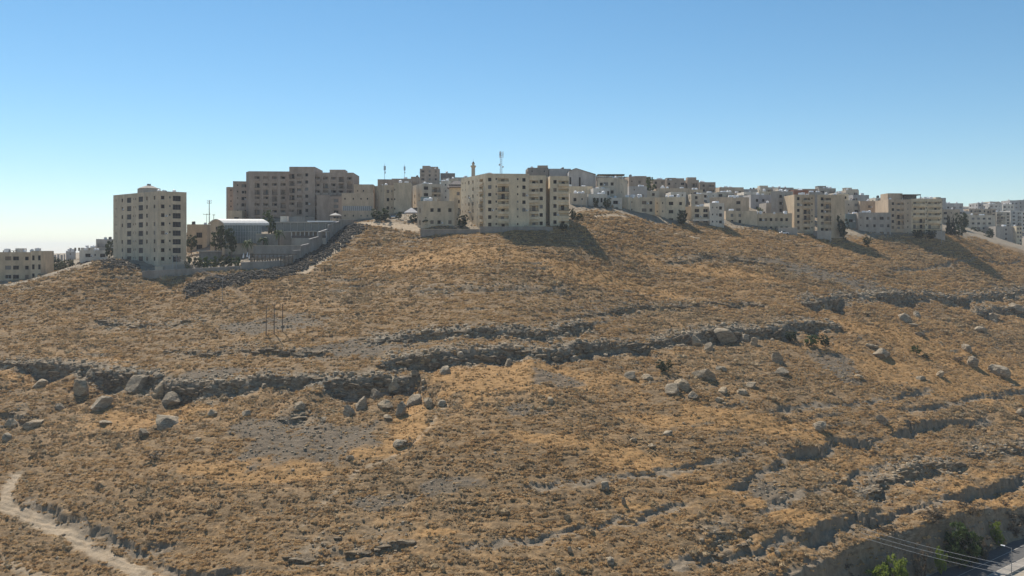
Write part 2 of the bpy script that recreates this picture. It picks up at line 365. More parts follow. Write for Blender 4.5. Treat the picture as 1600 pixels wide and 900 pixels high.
rk = g.ramp(g.noise(g.mapping(pos, (0.7, 0.7, 1.6)), 0.8, 6, 0.7), [(0.32, (0.07, 0.054, 0.037)), (0.50, (0.20, 0.162, 0.115)), (0.70, (0.43, 0.365, 0.275))])
c = g.mix(g.math('MULTIPLY', g.attr('rock'), g.math('ADD', 0.25, g.math('MULTIPLY', n2, 1.4)), True), c, rk)
dirt = g.ramp(n4, [(0.3, (0.34, 0.26, 0.175)), (0.7, (0.49, 0.39, 0.275))])
c = g.mix(g.math('MULTIPLY', g.attr('dirt'), g.math('ADD', 0.35, g.math('MULTIPLY', n3, 0.9)), True), c, dirt)
twn = g.ramp(n2, [(0.35, (0.20, 0.175, 0.14)), (0.65, (0.33, 0.28, 0.21))])
c = g.mix(g.math('MULTIPLY', g.attr('town'), 0.75), c, twn)
c = g.mix(g.attr('roadside'), c, g.ramp(n4, [(0.3, (0.26, 0.22, 0.17)), (0.7, (0.40, 0.345, 0.27))]))
g.put(b.inputs['Base Color'], c)
hb = g.math('ADD', g.math('MULTIPLY', n3, 0.6), g.math('MULTIPLY', n4, 0.35))
g.put(b.inputs['Normal'], g.bump(hb, 0.9, 0.35))
me.materials.append(m_ground)
def stone_mat(name, stops):
    m, nt, b = new_mat(name); g = G(nt); wp = g.geo()
    r1 = g.noise(g.mapping(wp, (0.6, 0.6, 2.2)), 1.1, 6, 0.7); r2 = g.noise(wp, 4.0, 4, 0.7)
    c = g.ramp(r1, stops)
    c = g.mix(0.75, c, g.ramp(g.rand(), [(0.0, (0.80, 0.75, 0.68)), (0.6, (1.05, 1.0, 0.92)), (1.0, (1.2, 1.05, 0.84))]), 'MULTIPLY')
    c = g.mix(0.5, c, g.ramp(r2, [(0.35, 0.35), (0.6, 1.0)]), 'MULTIPLY')
    g.put(b.inputs['Base Color'], c); g.put(b.inputs['Normal'], g.bump(g.math('ADD', r1, r2), 1.0, 0.25)); return m
m_rock = stone_mat('limestone', [(0.28, (0.13, 0.105, 0.075)), (0.44, (0.31, 0.26, 0.195)), (0.60, (0.46, 0.395, 0.305)), (0.78, (0.58, 0.51, 0.40))])
m_ledge = stone_mat('weathered_limestone', [(0.32, (0.065, 0.05, 0.034)), (0.46, (0.17, 0.135, 0.095)), (0.60, (0.32, 0.262, 0.19)), (0.78, (0.52, 0.44, 0.33))])

def tuft_mat(name, stops, tr=0.25):
    m, nt, b = new_mat(name); g = G(nt); wp = g.geo()
    k = g.math('ADD', g.math('MULTIPLY', g.rand(), 0.55), g.math('MULTIPLY', g.noise(wp, 0.10, 4, 0.6), 0.6))
    c = g.ramp(k, stops)
    o = g.attr('tint', 'INSTANCER')
    c = g.mix(g.math('MULTIPLY', o, 0.5), c, g.ramp(k, [(0.25, (0.42, 0.26, 0.105)), (0.8, (0.56, 0.37, 0.16))]))
    g.put(b.inputs['Base Color'], c)
    t = g.n.new('ShaderNodeBsdfTranslucent'); g.put(t.inputs[0], c)
    mx = g.n.new('ShaderNodeMixShader'); mx.inputs[0].default_value = tr
    out = [n for n in nt.nodes if n.type == 'OUTPUT_MATERIAL'][0]
    nt.links.new(b.outputs[0], mx.inputs[1]); nt.links.new(t.outputs[0], mx.inputs[2]); nt.links.new(mx.outputs[0], out.inputs[0])
    return m
m_grass = tuft_mat('dry_grass', [(0.2, (0.36, 0.225, 0.11)), (0.45, (0.475, 0.31, 0.15)), (0.65, (0.555, 0.375, 0.185)), (0.85, (0.63, 0.46, 0.26))], 0.4)
m_scrub = tuft_mat('thorn_scrub', [(0.2, (0.20, 0.145, 0.085)), (0.45, (0.31, 0.225, 0.13)), (0.65, (0.41, 0.30, 0.175)), (0.85, (0.47, 0.36, 0.22))], 0.3)

def mesh_from(name, verts, faces, mat=None, smooth=False, mats=None, mi=None):
    m = bpy.data.meshes.new(name); m.from_pydata([tuple(v) for v in verts], [], [tuple(f) for f in faces]); m.update()
    for k in (mats or ([mat] if mat else [])): m.materials.append(k)
    if mi is not None: m.polygons.foreach_set('material_index', np.array(mi, np.int32))
    if smooth: m.polygons.foreach_set('use_smooth', np.ones(len(m.polygons), bool))
    return m
def tuft_mesh(name, seed, nb, r, h, wid, mat):
    R = random.Random(seed); V = []; Fc = []
    for k in range(nb):
        a = R.uniform(0, 6.283); rr = r * math.sqrt(R.random()) * 0.6; lean = R.uniform(0.2, 0.9)
        bx, by = rr * math.cos(a), rr * math.sin(a); hh = h * R.uniform(0.55, 1.0) * (1.15 - 0.5 * rr / r)
        a2 = a + R.uniform(-0.7, 0.7); tx, ty = bx + lean * r * 0.8 * math.cos(a2), by + lean * r * 0.8 * math.sin(a2)
        p = R.uniform(0, 3.14); wx, wy = wid * math.cos(p), wid * math.sin(p); i = len(V)
        mx, my = (bx * 0.45 + tx * 0.55), (by * 0.45 + ty * 0.55)
        V += [(bx - wx, by - wy, -0.08), (bx + wx, by + wy, -0.08), (mx + wx * 0.9, my + wy * 0.9, hh * 0.75), (mx - wx * 0.9, my - wy * 0.9, hh * 0.75), (tx, ty, hh)]
        Fc += [(i, i + 1, i + 2, i + 3), (i + 3, i + 2, i + 4)]
    return mesh_from(name, V, Fc, mat)
def ico(sub):
    bm = bmesh.new(); bmesh.ops.create_icosphere(bm, subdivisions=sub, radius=1.0)
    v = np.array([p.co[:] for p in bm.verts]); f = [tuple(x.index for x in p.verts) for p in bm.faces]; bm.free(); return v, f
ICO = {k: ico(k) for k in (1, 2, 3, 4)}
def noise3(p, s, seed):
    return (noise(p[:, 0] * s + 3.1 * p[:, 2] * s * 0.5, p[:, 1] * s, seed) + noise(p[:, 1] * s + 11, p[:, 2] * s + 5 + p[:, 0] * 0.4 * s, seed + 1) + noise(p[:, 2] * s - 7, p[:, 0] * s, seed + 2)) / 1.7
def rock_mesh(name, seed, sub, cuts, box=False, rough=0.10, mat=None):
    v, f = ICO[sub]; v = v.copy(); R = np.random.RandomState(seed)
    if box:
        p = 5.0; v = v / (np.abs(v) ** p).sum(1, keepdims=True) ** (1 / p)
    for k in range(cuts):
        n = R.normal(size=3); n /= np.linalg.norm(n); d = R.uniform(0.48, 0.86) * (1.25 if box else 1)
        e = v @ n - d; m = e > 0; v[m] -= np.outer(e[m], n)
    v += v / np.maximum(np.linalg.norm(v, axis=1, keepdims=True), .01) * (rough * noise3(v, 1.6, seed)[:, None] + rough * 0.7 * noise3(v, 4.2, seed + 9)[:, None])
    return mesh_from(name, v, f, mat or m_rock)

GCOL = bpy.data.collections.new('scatter_sources')     # never linked to the scene: only the sources of the ground cover
def scatter(name, protos, P, scale, tint, seed):
    """one object of ground cover: a point cloud of plants or stones placed by geometry nodes"""
    m = bpy.data.meshes.new(name); m.vertices.add(len(P)); m.vertices.foreach_set('co', P.astype(np.float32).ravel())
    for nm, a in (('sc', scale), ('tint', tint), ('rz', np.random.RandomState(seed).normal(0, .45, len(P)) if 'gr' in name or 'scrub' in name else np.random.RandomState(seed).uniform(0, 6.28, len(P)))):
        at_ = m.attributes.new(nm, 'FLOAT', 'POINT'); at_.data.foreach_set('value', np.asarray(a, np.float32))
    m.update()
    o = bpy.data.objects.new(name, m); COL.objects.link(o); o['kind'] = 'stuff'
    col = bpy.data.collections.new(name + '_sources')
    for p in protos:
        po = bpy.data.objects.new(p.name, p); col.objects.link(po)
    ng = bpy.data.node_groups.new(name, 'GeometryNodeTree')
    ng.interface.new_socket('Geometry', in_out='INPUT', socket_type='NodeSocketGeometry'); ng.interface.new_socket('Geometry', in_out='OUTPUT', socket_type='NodeSocketGeometry')
    N = ng.nodes.new; L = ng.links.new
    gi = N('NodeGroupInput'); go = N('NodeGroupOutput'); ip = N('GeometryNodeInstanceOnPoints'); ci = N('GeometryNodeCollectionInfo')
    ci.inputs['Collection'].default_value = col; ci.inputs['Separate Children'].default_value = True; ci.inputs['Reset Children'].default_value = True
    ip.inputs['Pick Instance'].default_value = True
    a1 = N('GeometryNodeInputNamedAttribute'); a1.data_type = 'FLOAT'; a1.inputs['Name'].default_value = 'sc'
    a2 = N('GeometryNodeInputNamedAttribute'); a2.data_type = 'FLOAT'; a2.inputs['Name'].default_value = 'rz'
    cx = N('ShaderNodeCombineXYZ'); rv = N('FunctionNodeRandomValue'); rv.data_type = 'INT'; rv.inputs[4].default_value = 0; rv.inputs[5].default_value = len(protos) - 1
    L(gi.outputs[0], ip.inputs['Points']); L(ci.outputs[0], ip.inputs['Instance']); L(rv.outputs[2], ip.inputs['Instance Index'])
    L(a2.outputs[0], cx.inputs[2]); L(cx.outputs[0], ip.inputs['Rotation']); L(a1.outputs[0], ip.inputs['Scale']); L(ip.outputs[0], go.inputs[0])
    md = o.modifiers.new('scatter', 'NODES'); md.node_group = ng
    return o
def cover_points(n, seed, y0=138, y1=500):
    R = np.random.RandomState(seed)
    u = R.random_sample(n); Y = np.sqrt(y0 ** 2 + u * (y1 ** 2 - y0 ** 2)); X = (R.random_sample(n) * 2 - 1) * 0.78 * gY(Y)
    return X, Y
TOWN = town
# dry grass and thorn scrub
X, Y = cover_points(740000, 3)
hz = sample(H, X, Y)
lines = noise(X / 11, hz * 1.15 + 0.8 * noise(X / 14, Y / 14, 72), 71) + 0.7 * noise(X / 5, hz * 2.6 + 0.8 * noise(X / 9, Y / 9, 76), 75)
cl = fbm(X / 3.2, Y / 3.2, 2, 73)
big = fbm(X / 42, Y / 34, 3, 74)
orange = sample(ORG, X, Y)
mask = (1 - np.clip(1.2 * sample(DIRT, X, Y), 0, 1)) * (1 - np.clip(sample(ROADSIDE, X, Y) * 1.5, 0, 1)) * (1 - 0.8 * np.clip(sample(ROCK, X, Y), 0, 1)) * (1 - 0.92 * np.clip(sample(RUB, X, Y), 0, 1)) * (1 - 0.85 * np.clip(sample(GRV, X, Y), 0, 1)) * (1 - 0.97 * np.clip(sample(TOWN, X, Y), 0, 1)) * (1 - 0.7 * np.clip(sample(BARE, X, Y), 0, 1))
dens = np.clip(0.56 + 0.9 * cl + 1.1 * lines + 0.4 * orange, 0.05, 1.0) * mask * (1 - 0.55 * np.clip(orange, 0, 1))
R = np.random.RandomState(5); keep = R.random_sample(len(X)) < dens
X, Y, hz, orange, big = X[keep], Y[keep], hz[keep], orange[keep], big[keep]
isg = R.random_sample(len(X)) < np.clip(0.82 + 1.0 * big + 0.5 * orange, 0.25, 0.98)
sc = (0.34 + 0.72 * R.random_sample(len(X)) ** 2.4) * (1 + 0.2 * (Y > 300)) * (1 - 0.25 * orange)
sc = np.where(~isg & (R.random_sample(len(X)) < 0.035), sc * R.uniform(1.6, 2.6, len(X)), sc)
P = np.stack([X, Y, hz - 0.03], -1)
def tussock_mesh(name, seed, mat, n, nb, h):
    """a ragged tussock: a few matted humps run together, with blades sticking out all over"""
    Rr = np.random.RandomState(seed); R2 = random.Random(seed); V = []; Fc = []; v0, f0 = ICO[1]
    for m_ in range(n):
        a = R2.uniform(0, 6.283); q = R2.uniform(0, .62) if m_ else 0; r = R2.uniform(.22, .46); hh = h * R2.uniform(.5, 1.0); c = np.array([math.cos(a) * q * 2.0, math.sin(a) * q * .75, 0])
        v = v0 * (1 + 0.28 * Rr.normal(size=(len(v0), 1))) * np.array([r, r * R2.uniform(.7, 1), hh]); v[:, 2] = np.maximum(v[:, 2], -.1); i = len(V)
        V += [tuple(p + c) for p in v]; Fc += [tuple(i + k for k in t) for t in f0 if max(v0[k][2] for k in t) > 0.05]
        for k in range(nb):
            a = R2.uniform(0, 6.283); e = R2.uniform(.2, 1.3); d = np.array([math.cos(a) * math.cos(e) * r, math.sin(a) * math.cos(e) * r, math.sin(e) * hh]); t = d * R2.uniform(1.3, 2.0) + [R2.uniform(-.1, .1), R2.uniform(-.1, .1), R2.uniform(-.02, .10)]; p = R2.uniform(0, 3.14); w = np.array([math.cos(p), math.sin(p), .3]) * .06; i = len(V)
            V += [tuple(c + d * .7 - w), tuple(c + d * .7 + w), tuple(c + t)]; Fc.append((i, i + 1, i + 2))
    return mesh_from(name, V, Fc, mat)
GR = [tussock_mesh('grass_tussock', k, m_grass, 3 + k % 3, 13, 0.30 + 0.03 * (k % 3)) for k in range(7)]
SCB = [tussock_mesh('scrub_tussock', 20 + k, m_scrub, 2 + k % 3, 16, 0.40) for k in range(6)]
og = scatter('dry_grass', GR, P[isg], sc[isg], np.clip(orange[isg] + R.uniform(-0.2, 0.15, isg.sum()), 0, 1), 1)
os_ = scatter('thorn_scrub', SCB, P[~isg], sc[~isg] * 1.05, orange[~isg] * 0.4, 2)
print('tufts', isg.sum(), (~isg).sum())
# loose stones
X, Y = cover_points(310000, 9)
w = np.clip(0.55 * sample(GRV, X, Y) + 0.55 * sample(ROCK, X, Y) + 0.10 * sample(TOWN, X, Y) * (Y < 420) + 0.012 + 0.03 * (fbm(X / 12, Y / 12, 2, 91) > 0.35), 0, 1)
keep = R.random_sample(len(X)) < w; X, Y = X[keep], Y[keep]
ST = [rock_mesh('stone', 40 + k, 1, 5, k % 2 == 0, 0.05) for k in range(5)]
scs = 0.10 + 0.30 * R.random_sample(len(X)) ** 3 + 0.55 * sample(ROCK, X, Y) * R.random_sample(len(X)) ** 2
scatter('loose_stones', ST, np.stack([X, Y, sample(H, X, Y) + 0.03], -1), scs, X * 0, 4)
X2, Y2 = cover_points(420000, 19, 290, 390); k2 = R.random_sample(len(X2)) < 0.8 * sample(RUB, X2, Y2); X2, Y2 = X2[k2], Y2[k2]
m_dump = stone_mat('dumped_rubble', [(0.3, (0.045, 0.04, 0.034)), (0.5, (0.09, 0.08, 0.068)), (0.7, (0.17, 0.15, 0.125)), (0.85, (0.36, 0.33, 0.28))])
scatter('dumped_rubble', [rock_mesh('rubble_stone', 48 + k, 1, 5, k % 2 == 0, 0.05, m_dump) for k in range(5)], np.stack([X2, Y2, sample(H, X2, Y2) + 0.05], -1), 0.14 + 0.55 * R.random_sample(len(X2)) ** 3, X2 * 0, 5)
print('stones', len(X), len(X2), round(time.time() - T0, 1))

# ------------------------------------------------------------------ object helpers
def link(name, data, parent=None, loc=None, rot=None, scale=None):
    o = bpy.data.objects.new(name, data); COL.objects.link(o)
    if parent is not None: o.parent = parent
    if loc is not None: o.location = loc
    if rot is not None: o.rotation_euler = rot if not isinstance(rot, (int, float)) else (0, 0, rot)
    if scale is not None: o.scale = scale if not isinstance(scale, (int, float)) else (scale,) * 3
    return o
def tag(o, label, cat, group=None):
    o['label'] = label; o['category'] = cat
    if group: o['group'] = group
    return o
def empty(name, loc, label, cat, group=None, rz=0.0):
    o = link(name, None, None, loc, rz); o.empty_display_size = 0.5
    return tag(o, label, cat, group)

# ------------------------------------------------------------------ rock ledges: every block of a band is a part of its ledge
FBK = [rock_mesh('fallen_block', 80 + k, 2, 11, k % 2 == 0, 0.08) for k in range(6)]
BLK = [rock_mesh('ledge_block', 60 + k, 3, 7, True, 0.10, m_ledge) for k in range(8)]
LEDGES = {0: 'long grey rock ledge at the left edge of the hillside', 1: 'overhanging pale slab ledge above the gravel patch on the left slope',
 2: 'broken rock ledge across the middle of the slope above the footpath', 3: 'thin upper rock ledge just above the middle cliff band',
 4: 'bouldery rock ledge with green bushes right of the middle', 5: 'tall dark cliff band high on the right of the slope',
 6: 'upper rock ledge at the right edge of the slope', 7: 'lower shaded rock ledge at the right edge of the slope',
 10: 'low shaded rock ledge above the orange grass lane at right', 11: 'small rock ledge at the right edge over the orange grass lane',
 13: 'short rock ledge at the bottom right of centre', 14: 'low dark rock ledge at the bottom centre', 17: 'short rock outcrop above the grey gravel patch',
 18: 'small tilted rock outcrop at the left edge of the lower slope', 26: 'low rock ledge below the houses right of the centre', 30: 'low rock ledge on the upper left slope', 28: 'thin pale rock ledge high above the centre right cliff', 31: 'flat slab ledge below the three wooden poles'}
for ci, lab in LEDGES.items():
    pts, A, kind = CL_W[ci]; R = random.Random(200 + ci)
    seg = np.hypot(*np.diff(pts, axis=0).T); tot = seg.sum(); cum = np.r_[0, np.cumsum(seg)]
    mid = pts[len(pts) // 2]; root = empty('rock_ledge', (mid[0], mid[1], ground(*mid)), lab, 'rock ledge', 'rock ledges across the hillside')
    s = R.uniform(1, 3)
    while s < tot - 1:
        p = np.array([np.interp(s, cum, pts[:, 0]), np.interp(s, cum, pts[:, 1])]); k = min(np.searchsorted(cum, s, 'right') - 1, len(seg) - 1)
        t = (pts[k + 1] - pts[k]) / seg[k]; nrm = np.array([t[1], -t[0]])          # downhill side
        ds = np.linspace(-4.5, 5.5, 60); hh = sample(H, p[0] + nrm[0] * ds, p[1] + nrm[1] * ds)
        drop = hh[:-5] - hh[5:]; j = int(np.argmax(drop)); lip = ds[j]; dz = float(drop[j])
        if dz > 0.45:
            for layer in range(1 if dz < 2.6 else 2):
                if R.random() < 0.22: continue
                wd = R.uniform(0.7, 2.3) * (0.8 if A < 2.2 else 1.0); ht = min(R.uniform(0.4, 0.95) * dz * (0.62 if dz > 2.6 else 1.0), 1.9) * 0.55
                q = lip + R.uniform(0.0, 0.35) + layer * 0.55; x, y = p[0] + nrm[0] * q, p[1] + nrm[1] * q
                z = hh[j] - ht * R.uniform(0.75, 1.1) - layer * dz * 0.45
                link('ledge_block', BLK[R.randrange(8)], root, Vector((x, y, z)) - root.location, (R.uniform(-.12, .12), R.uniform(-.12, .12), math.atan2(t[1], t[0]) + R.uniform(-.35, .35)), (wd, R.uniform(0.55, 1.1), ht))
        if dz > 0.9 and R.random() < 0.62:    # blocks that have come away and lie on the talus or perch on the lip
            q = lip + (R.uniform(1.2, 5.0) if R.random() < .7 else R.uniform(-3.0, -.6)); x, y = p[0] + nrm[0] * q, p[1] + nrm[1] * q; w_ = R.uniform(.35, 1.15) * (.75 if A < 2.2 else 1)
            link('fallen_block', FBK[R.randrange(6)], root, Vector((x, y, ground(x, y) + w_ * .2)) - root.location, (R.uniform(-.3, .3), R.uniform(-.3, .3), R.uniform(0, 6.28)), (w_, w_ * R.uniform(.6, 1), w_ * R.uniform(.5, .9)))
        s += R.uniform(1.1, 2.6)

# ------------------------------------------------------------------ boulders (photo x, y of the foot, width, height, tone)
BD = [rock_mesh('boulder', 100 + k, 3, 15 + k % 5, k % 3 == 0, 0.11) for k in range(9)]
BOULDERS = [
 (268,634,32,26,'big rounded boulder at the foot of the pale slab ledge on the left'),(212,614,34,30,'big pale block fallen at the break in the left ledge'),(247,618,24,26,'upright grey boulder beside the break in the left ledge'),
 (122,616,20,30,'slim leaning boulder below the left edge ledge'),(155,641,30,24,'dark pointed boulder below the left edge ledge, right of the slim leaning one'),(257,668,38,22,'craggy grey boulder on open grass below the pale slab ledge'),
 (222,683,26,20,'lower of the two craggy grey boulders left of the gravel patch'),(48,668,38,16,'long tilted slab on the lower slope at far left'),(14,668,20,16,'small tilted slab at the left edge'),(10,688,18,14,'dark rock at the left edge of the lower slope'),
 (160,664,26,10,'thin flat slab left of the craggy boulders'),(384,650,18,14,'small grey rock under the overhanging ledge'),
 (612,612,32,26,'rounded boulder at the right end of the pale slab ledge'),(564,640,28,24,'left boulder of the fallen row beside the footpath'),(600,640,28,18,'flat topped boulder in the fallen row beside the footpath'),
 (627,650,20,28,'upright pale boulder standing out of the fallen row'),(604,656,18,12,'small boulder lying in front of the fallen row'),(544,651,28,22,'squat boulder at the left end of the fallen row'),(588,624,30,20,'boulder on top behind the fallen row'),
 (646,633,26,20,'boulder right of the upright pale one in the fallen row'),(669,636,22,18,'boulder near the right end of the fallen row'),(690,634,20,14,'last boulder at the right end of the fallen row'),
 (625,698,30,14,'dark low rock beside the lower footpath'),(545,720,16,12,'round dark boulder below the gravel patch'),(648,588,20,12,'flat rock right of the rounded boulder by the ledge'),
 (697,584,20,16,'pale cube shaped boulder under the middle ledge'),(678,574,16,20,'brown upright boulder under the middle ledge'),(795,573,16,20,'pale upright boulder at the foot of the middle cliff'),(897,565,14,14,'pale round boulder at the right end of the middle cliff'),
 (1052,618,28,20,'grey boulder at the left of the central rock pair'),(1068,610,32,22,'brown boulder leaning on the central rock pair'),(1085,624,20,14,'low rock at the lower right of the central rock pair'),(1104,594,34,20,'long grey boulder below the bouldery ledge'),(1128,580,18,12,'rounded rock beside the long grey boulder'),
 (1090,542,20,24,'pale egg shaped boulder under the bouldery ledge'),(1107,548,15,15,'small pale round boulder right of the egg shaped one'),(1136,535,32,24,'big pale boulder leaning against the bouldery ledge'),(1163,533,22,18,'grey boulder in the middle of the bouldery ledge'),(1180,540,14,14,'small boulder right of the big pale leaning one'),
 (860,629,15,12,'lone dark boulder on orange grass in the centre'),(985,592,18,12,'low rock left of the green bush on the slope'),(1012,594,22,12,'second low rock just left of the central rock pair'),(1130,614,24,10,'pale low rock right of the central rock pair'),(1160,616,20,10,'flat dark rock right of the pale low rock'),(1125,628,20,10,'pale rock below the flat dark rock'),(1175,606,16,10,'small flat rock further right on the slope'),
 (1215,568,26,24,'brown boulder below the green bushes at right'),(1222,586,24,14,'grey boulder under the brown one below the bushes'),(1417,504,32,18,'dark flat block under the tall dark cliff band'),(1434,496,14,12,'pale small boulder behind the dark flat block'),(1426,511,22,6,'white flat slab in front of the dark flat block'),
 (1378,559,26,18,'pale brown boulder left of the small bush at right'),(1440,526,16,8,'small white slab on orange grass at right'),(1512,549,20,18,'small dark boulder above the two big boulders at right'),(1524,575,24,22,'brown ridged boulder left of the biggest boulder at right'),(1563,588,36,28,'biggest split boulder near the right edge'),(1362,543,22,8,'flat rock with long shadow at right'),
 (1282,673,28,18,'lone pale boulder with a dark shadow on the lower right slope'),(1380,664,26,20,'brown leaning boulder above the soil bank at right'),(1596,650,16,18,'pale boulder at the right edge of the lower slope'),(955,881,16,14,'dark boulder near the bottom edge in the centre'),(872,898,14,14,'dark pointed stone at the bottom edge'),
 (885,812,14,9,'dark flat stone in the grass low in the centre'),(975,790,10,20,'pale slim stone with a rubble tail low in the centre'),(945,766,14,14,'dark round stone above the pale slim stone'),(890,865,10,16,'upright reddish stone near the bottom centre'),(1020,700,14,8,'small dark stone in grass right of the centre'),(990,690,14,7,'small grey stone left of another in grass'),(1043,680,14,8,'low grey stone on the mid slope'),
 (1590,488,30,18,'jagged rock at the right edge under the cliff'),(1555,500,26,16,'shaded rock heap beneath the right edge ledge'),(1535,520,22,12,'low rocks below the right edge ledge'),(1345,592,18,8,'flat grey stone on open ground at right'),(1440,594,18,10,'dark stone above the contour bank at right'),(1470,590,14,14,'upright dark stone left of the brown ridged boulder'),
 (60,606,20,14,'grey rock on grass below the left edge ledge'),(90,640,16,12,'dark rock between the tilted slab and the leaning boulder'),(310,690,14,8,'small rock right of the craggy boulders'),(330,650,16,12,'small shaded rock under the pale slab ledge'),(465,640,22,14,'dark rock at the top of the gravel patch'),(505,660,14,9,'stone at the right side of the gravel patch'),
]
for k, (x, y, w, h, lab) in enumerate(BOULDERS):
    p = at3(x, y); R = random.Random(k * 7 + 3); sx = w * p.y / F * 0.56; sz = h * p.y / F * 0.60
    o = link('boulder', BD[R.randrange(9)], None, (p.x, p.y + sx * 0.4, p.z + sz * 0.42), (R.uniform(-.2, .2), R.uniform(-.2, .2), R.uniform(0, 6.28)), (sx, sx * R.uniform(0.75, 1.0), sz))
    tag(o, lab, 'boulder', 'boulders on the hillside')
print('rocks', round(time.time() - T0, 1))
# ------------------------------------------------------------------ mesh builder
class MB:
    def __init__(s): s.v = []; s.f = []; s.m = []
    def quad(s, a, b, c, d, m=0):
        i = len(s.v); s.v += [tuple(a), tuple(b), tuple(c), tuple(d)]; s.f.append((i, i + 1, i + 2, i + 3)); s.m.append(m)
    def box(s, c, ux, uy, uz, m=0):       # centre and three half-axis vectors (right-handed)
        c, ux, uy, uz = Vector(c), Vector(ux), Vector(uy), Vector(uz); i = len(s.v)
        for a in (-1, 1):
            for b_ in (-1, 1):
                for d in (-1, 1): s.v.append(tuple(c + a * ux + b_ * uy + d * uz))
        for q in ((0, 1, 3, 2), (4, 6, 7, 5), (0, 4, 5, 1), (2, 3, 7, 6), (0, 2, 6, 4), (1, 5, 7, 3)):
            s.f.append(tuple(i + k for k in q)); s.m.append(m)
    def abox(s, x0, x1, y0, y1, z0, z1, m=0):
        s.box(((x0 + x1) / 2, (y0 + y1) / 2, (z0 + z1) / 2), ((x1 - x0) / 2, 0, 0), (0, (y1 - y0) / 2, 0), (0, 0, (z1 - z0) / 2), m)
    def tube(s, a, b, r0, r1=None, n=6, m=0, cap=True):
        a, b = Vector(a), Vector(b); r1 = r0 if r1 is None else r1; d = (b - a).normalized()
        x = d.orthogonal().normalized(); y = d.cross(x); i = len(s.v)
        for p, r in ((a, r0), (b, r1)):
            for k in range(n):
                t = 2 * math.pi * k / n; s.v.append(tuple(p + r * (math.cos(t) * x + math.sin(t) * y)))
        for k in range(n):
            k2 = (k + 1) % n; s.f.append((i + k, i + k2, i + n + k2, i + n + k)); s.m.append(m)
        if cap: s.f.append(tuple(i + n + k for k in range(n))); s.m.append(m); s.f.append(tuple(i + n - 1 - k for k in range(n))); s.m.append(m)
    def mesh(s, name, mats, smooth=False):
        return mesh_from(name, s.v, s.f, None, smooth, mats if isinstance(mats, (list, tuple)) else [mats], s.m)
    def build(s, name, mats, parent=None, loc=None, rot=None, smooth=False):
        return link(name, s.mesh(name, mats, smooth), parent, loc, rot)

PAL = dict(beige=(.63, .515, .37), cream=(.70, .58, .41), white=(.68, .62, .53), grey=(.46, .44, .42), brown=(.40, .315, .245), hotel=(.40, .315, .255),
           pale=(.57, .495, .39), dark=(.25, .225, .20), tan=(.56, .445, .31), teal=(.20, .25, .25), red=(.34, .15, .09), rose=(.53, .415, .30), bluewhite=(.58, .55, .50), conc=(.40, .365, .32), wallgrey=(.30, .275, .245))
_wm = {}
def wall_mat(key):
    if key in _wm: return _wm[key]
    m, nt, b = new_mat('plaster_' + key if key in PAL else 'plaster'); g = G(nt); wp = g.geo(); base = PAL[key]
    a = g.noise(g.mapping(wp, (0.5, 0.5, 0.16)), 0.9, 5, 0.65); d = g.noise(wp, 0.16, 3); e = g.noise(g.mapping(wp, (1.6, 1.6, 3.2)), 1.0, 2, 0.5)
    c = g.mix(g.ramp(a, [(0.36, 0.0), (0.68, 1.0)]), tuple(x * 0.76 for x in base), tuple(min(1, x * 1.10) for x in base))
    c = g.mix(0.30, c, g.ramp(d, [(0.35, (0.72, 0.70, 0.68)), (0.65, (1.08, 1.03, 0.96))]), 'MULTIPLY')
    c = g.mix(0.25, c, g.ramp(e, [(0.4, 0.75), (0.6, 1.1)]), 'MULTIPLY')
    g.put(b.inputs['Base Color'], c); g.put(b.inputs['Normal'], g.bump(e, 0.3, 0.05)); _wm[key] = m; return m
def flat_mat(name, rgb, rough=0.7, spec=0.2, metal=0.0, var=0.15):
    m, nt, b = new_mat(name); g = G(nt)
    c = g.ramp(g.noise(g.geo(), 1.5, 4, 0.6), [(0.3, tuple(x * (1 - var) for x in rgb)), (0.7, tuple(min(1, x * (1 + var)) for x in rgb))])
    g.put(b.inputs['Base Color'], c); b.inputs['Roughness'].default_value = rough; b.inputs['Specular IOR Level'].default_value = spec; b.inputs['Metallic'].default_value = metal; return m
m_glass = flat_mat('window_glass', (.012, .011, .011), 0.5, 0.08)
m_glass2 = flat_mat('balcony_glass', (.026, .025, .025), 0.5, 0.1)
m_shut = flat_mat('roller_shutter', (.17, .13, .095), 0.6)
m_curt = flat_mat('curtain_behind_glass', (.15, .145, .14), 0.4, 0.3)
m_frame = flat_mat('window_frame', (.17, .15, .135), 0.6)
m_framew = flat_mat('window_frame_white', (.62, .62, .62), 0.5)
m_rail = flat_mat('railing', (.10, .09, .085), 0.6)
m_roof = flat_mat('roof_screed', (.40, .375, .34), 0.9)
m_tank = flat_mat('tank_paint', (.72, .72, .72), 0.5)
m_tankd = flat_mat('dark_tank', (.06, .06, .065), 0.5)
m_steel = flat_mat('galvanised_steel', (.30, .31, .32), 0.45, 0.5, 0.6)
m_dishm = flat_mat('dish_paint', (.62, .61, .59), 0.5)
m_wood = flat_mat('weathered_wood', (.13, .10, .075), 0.85)

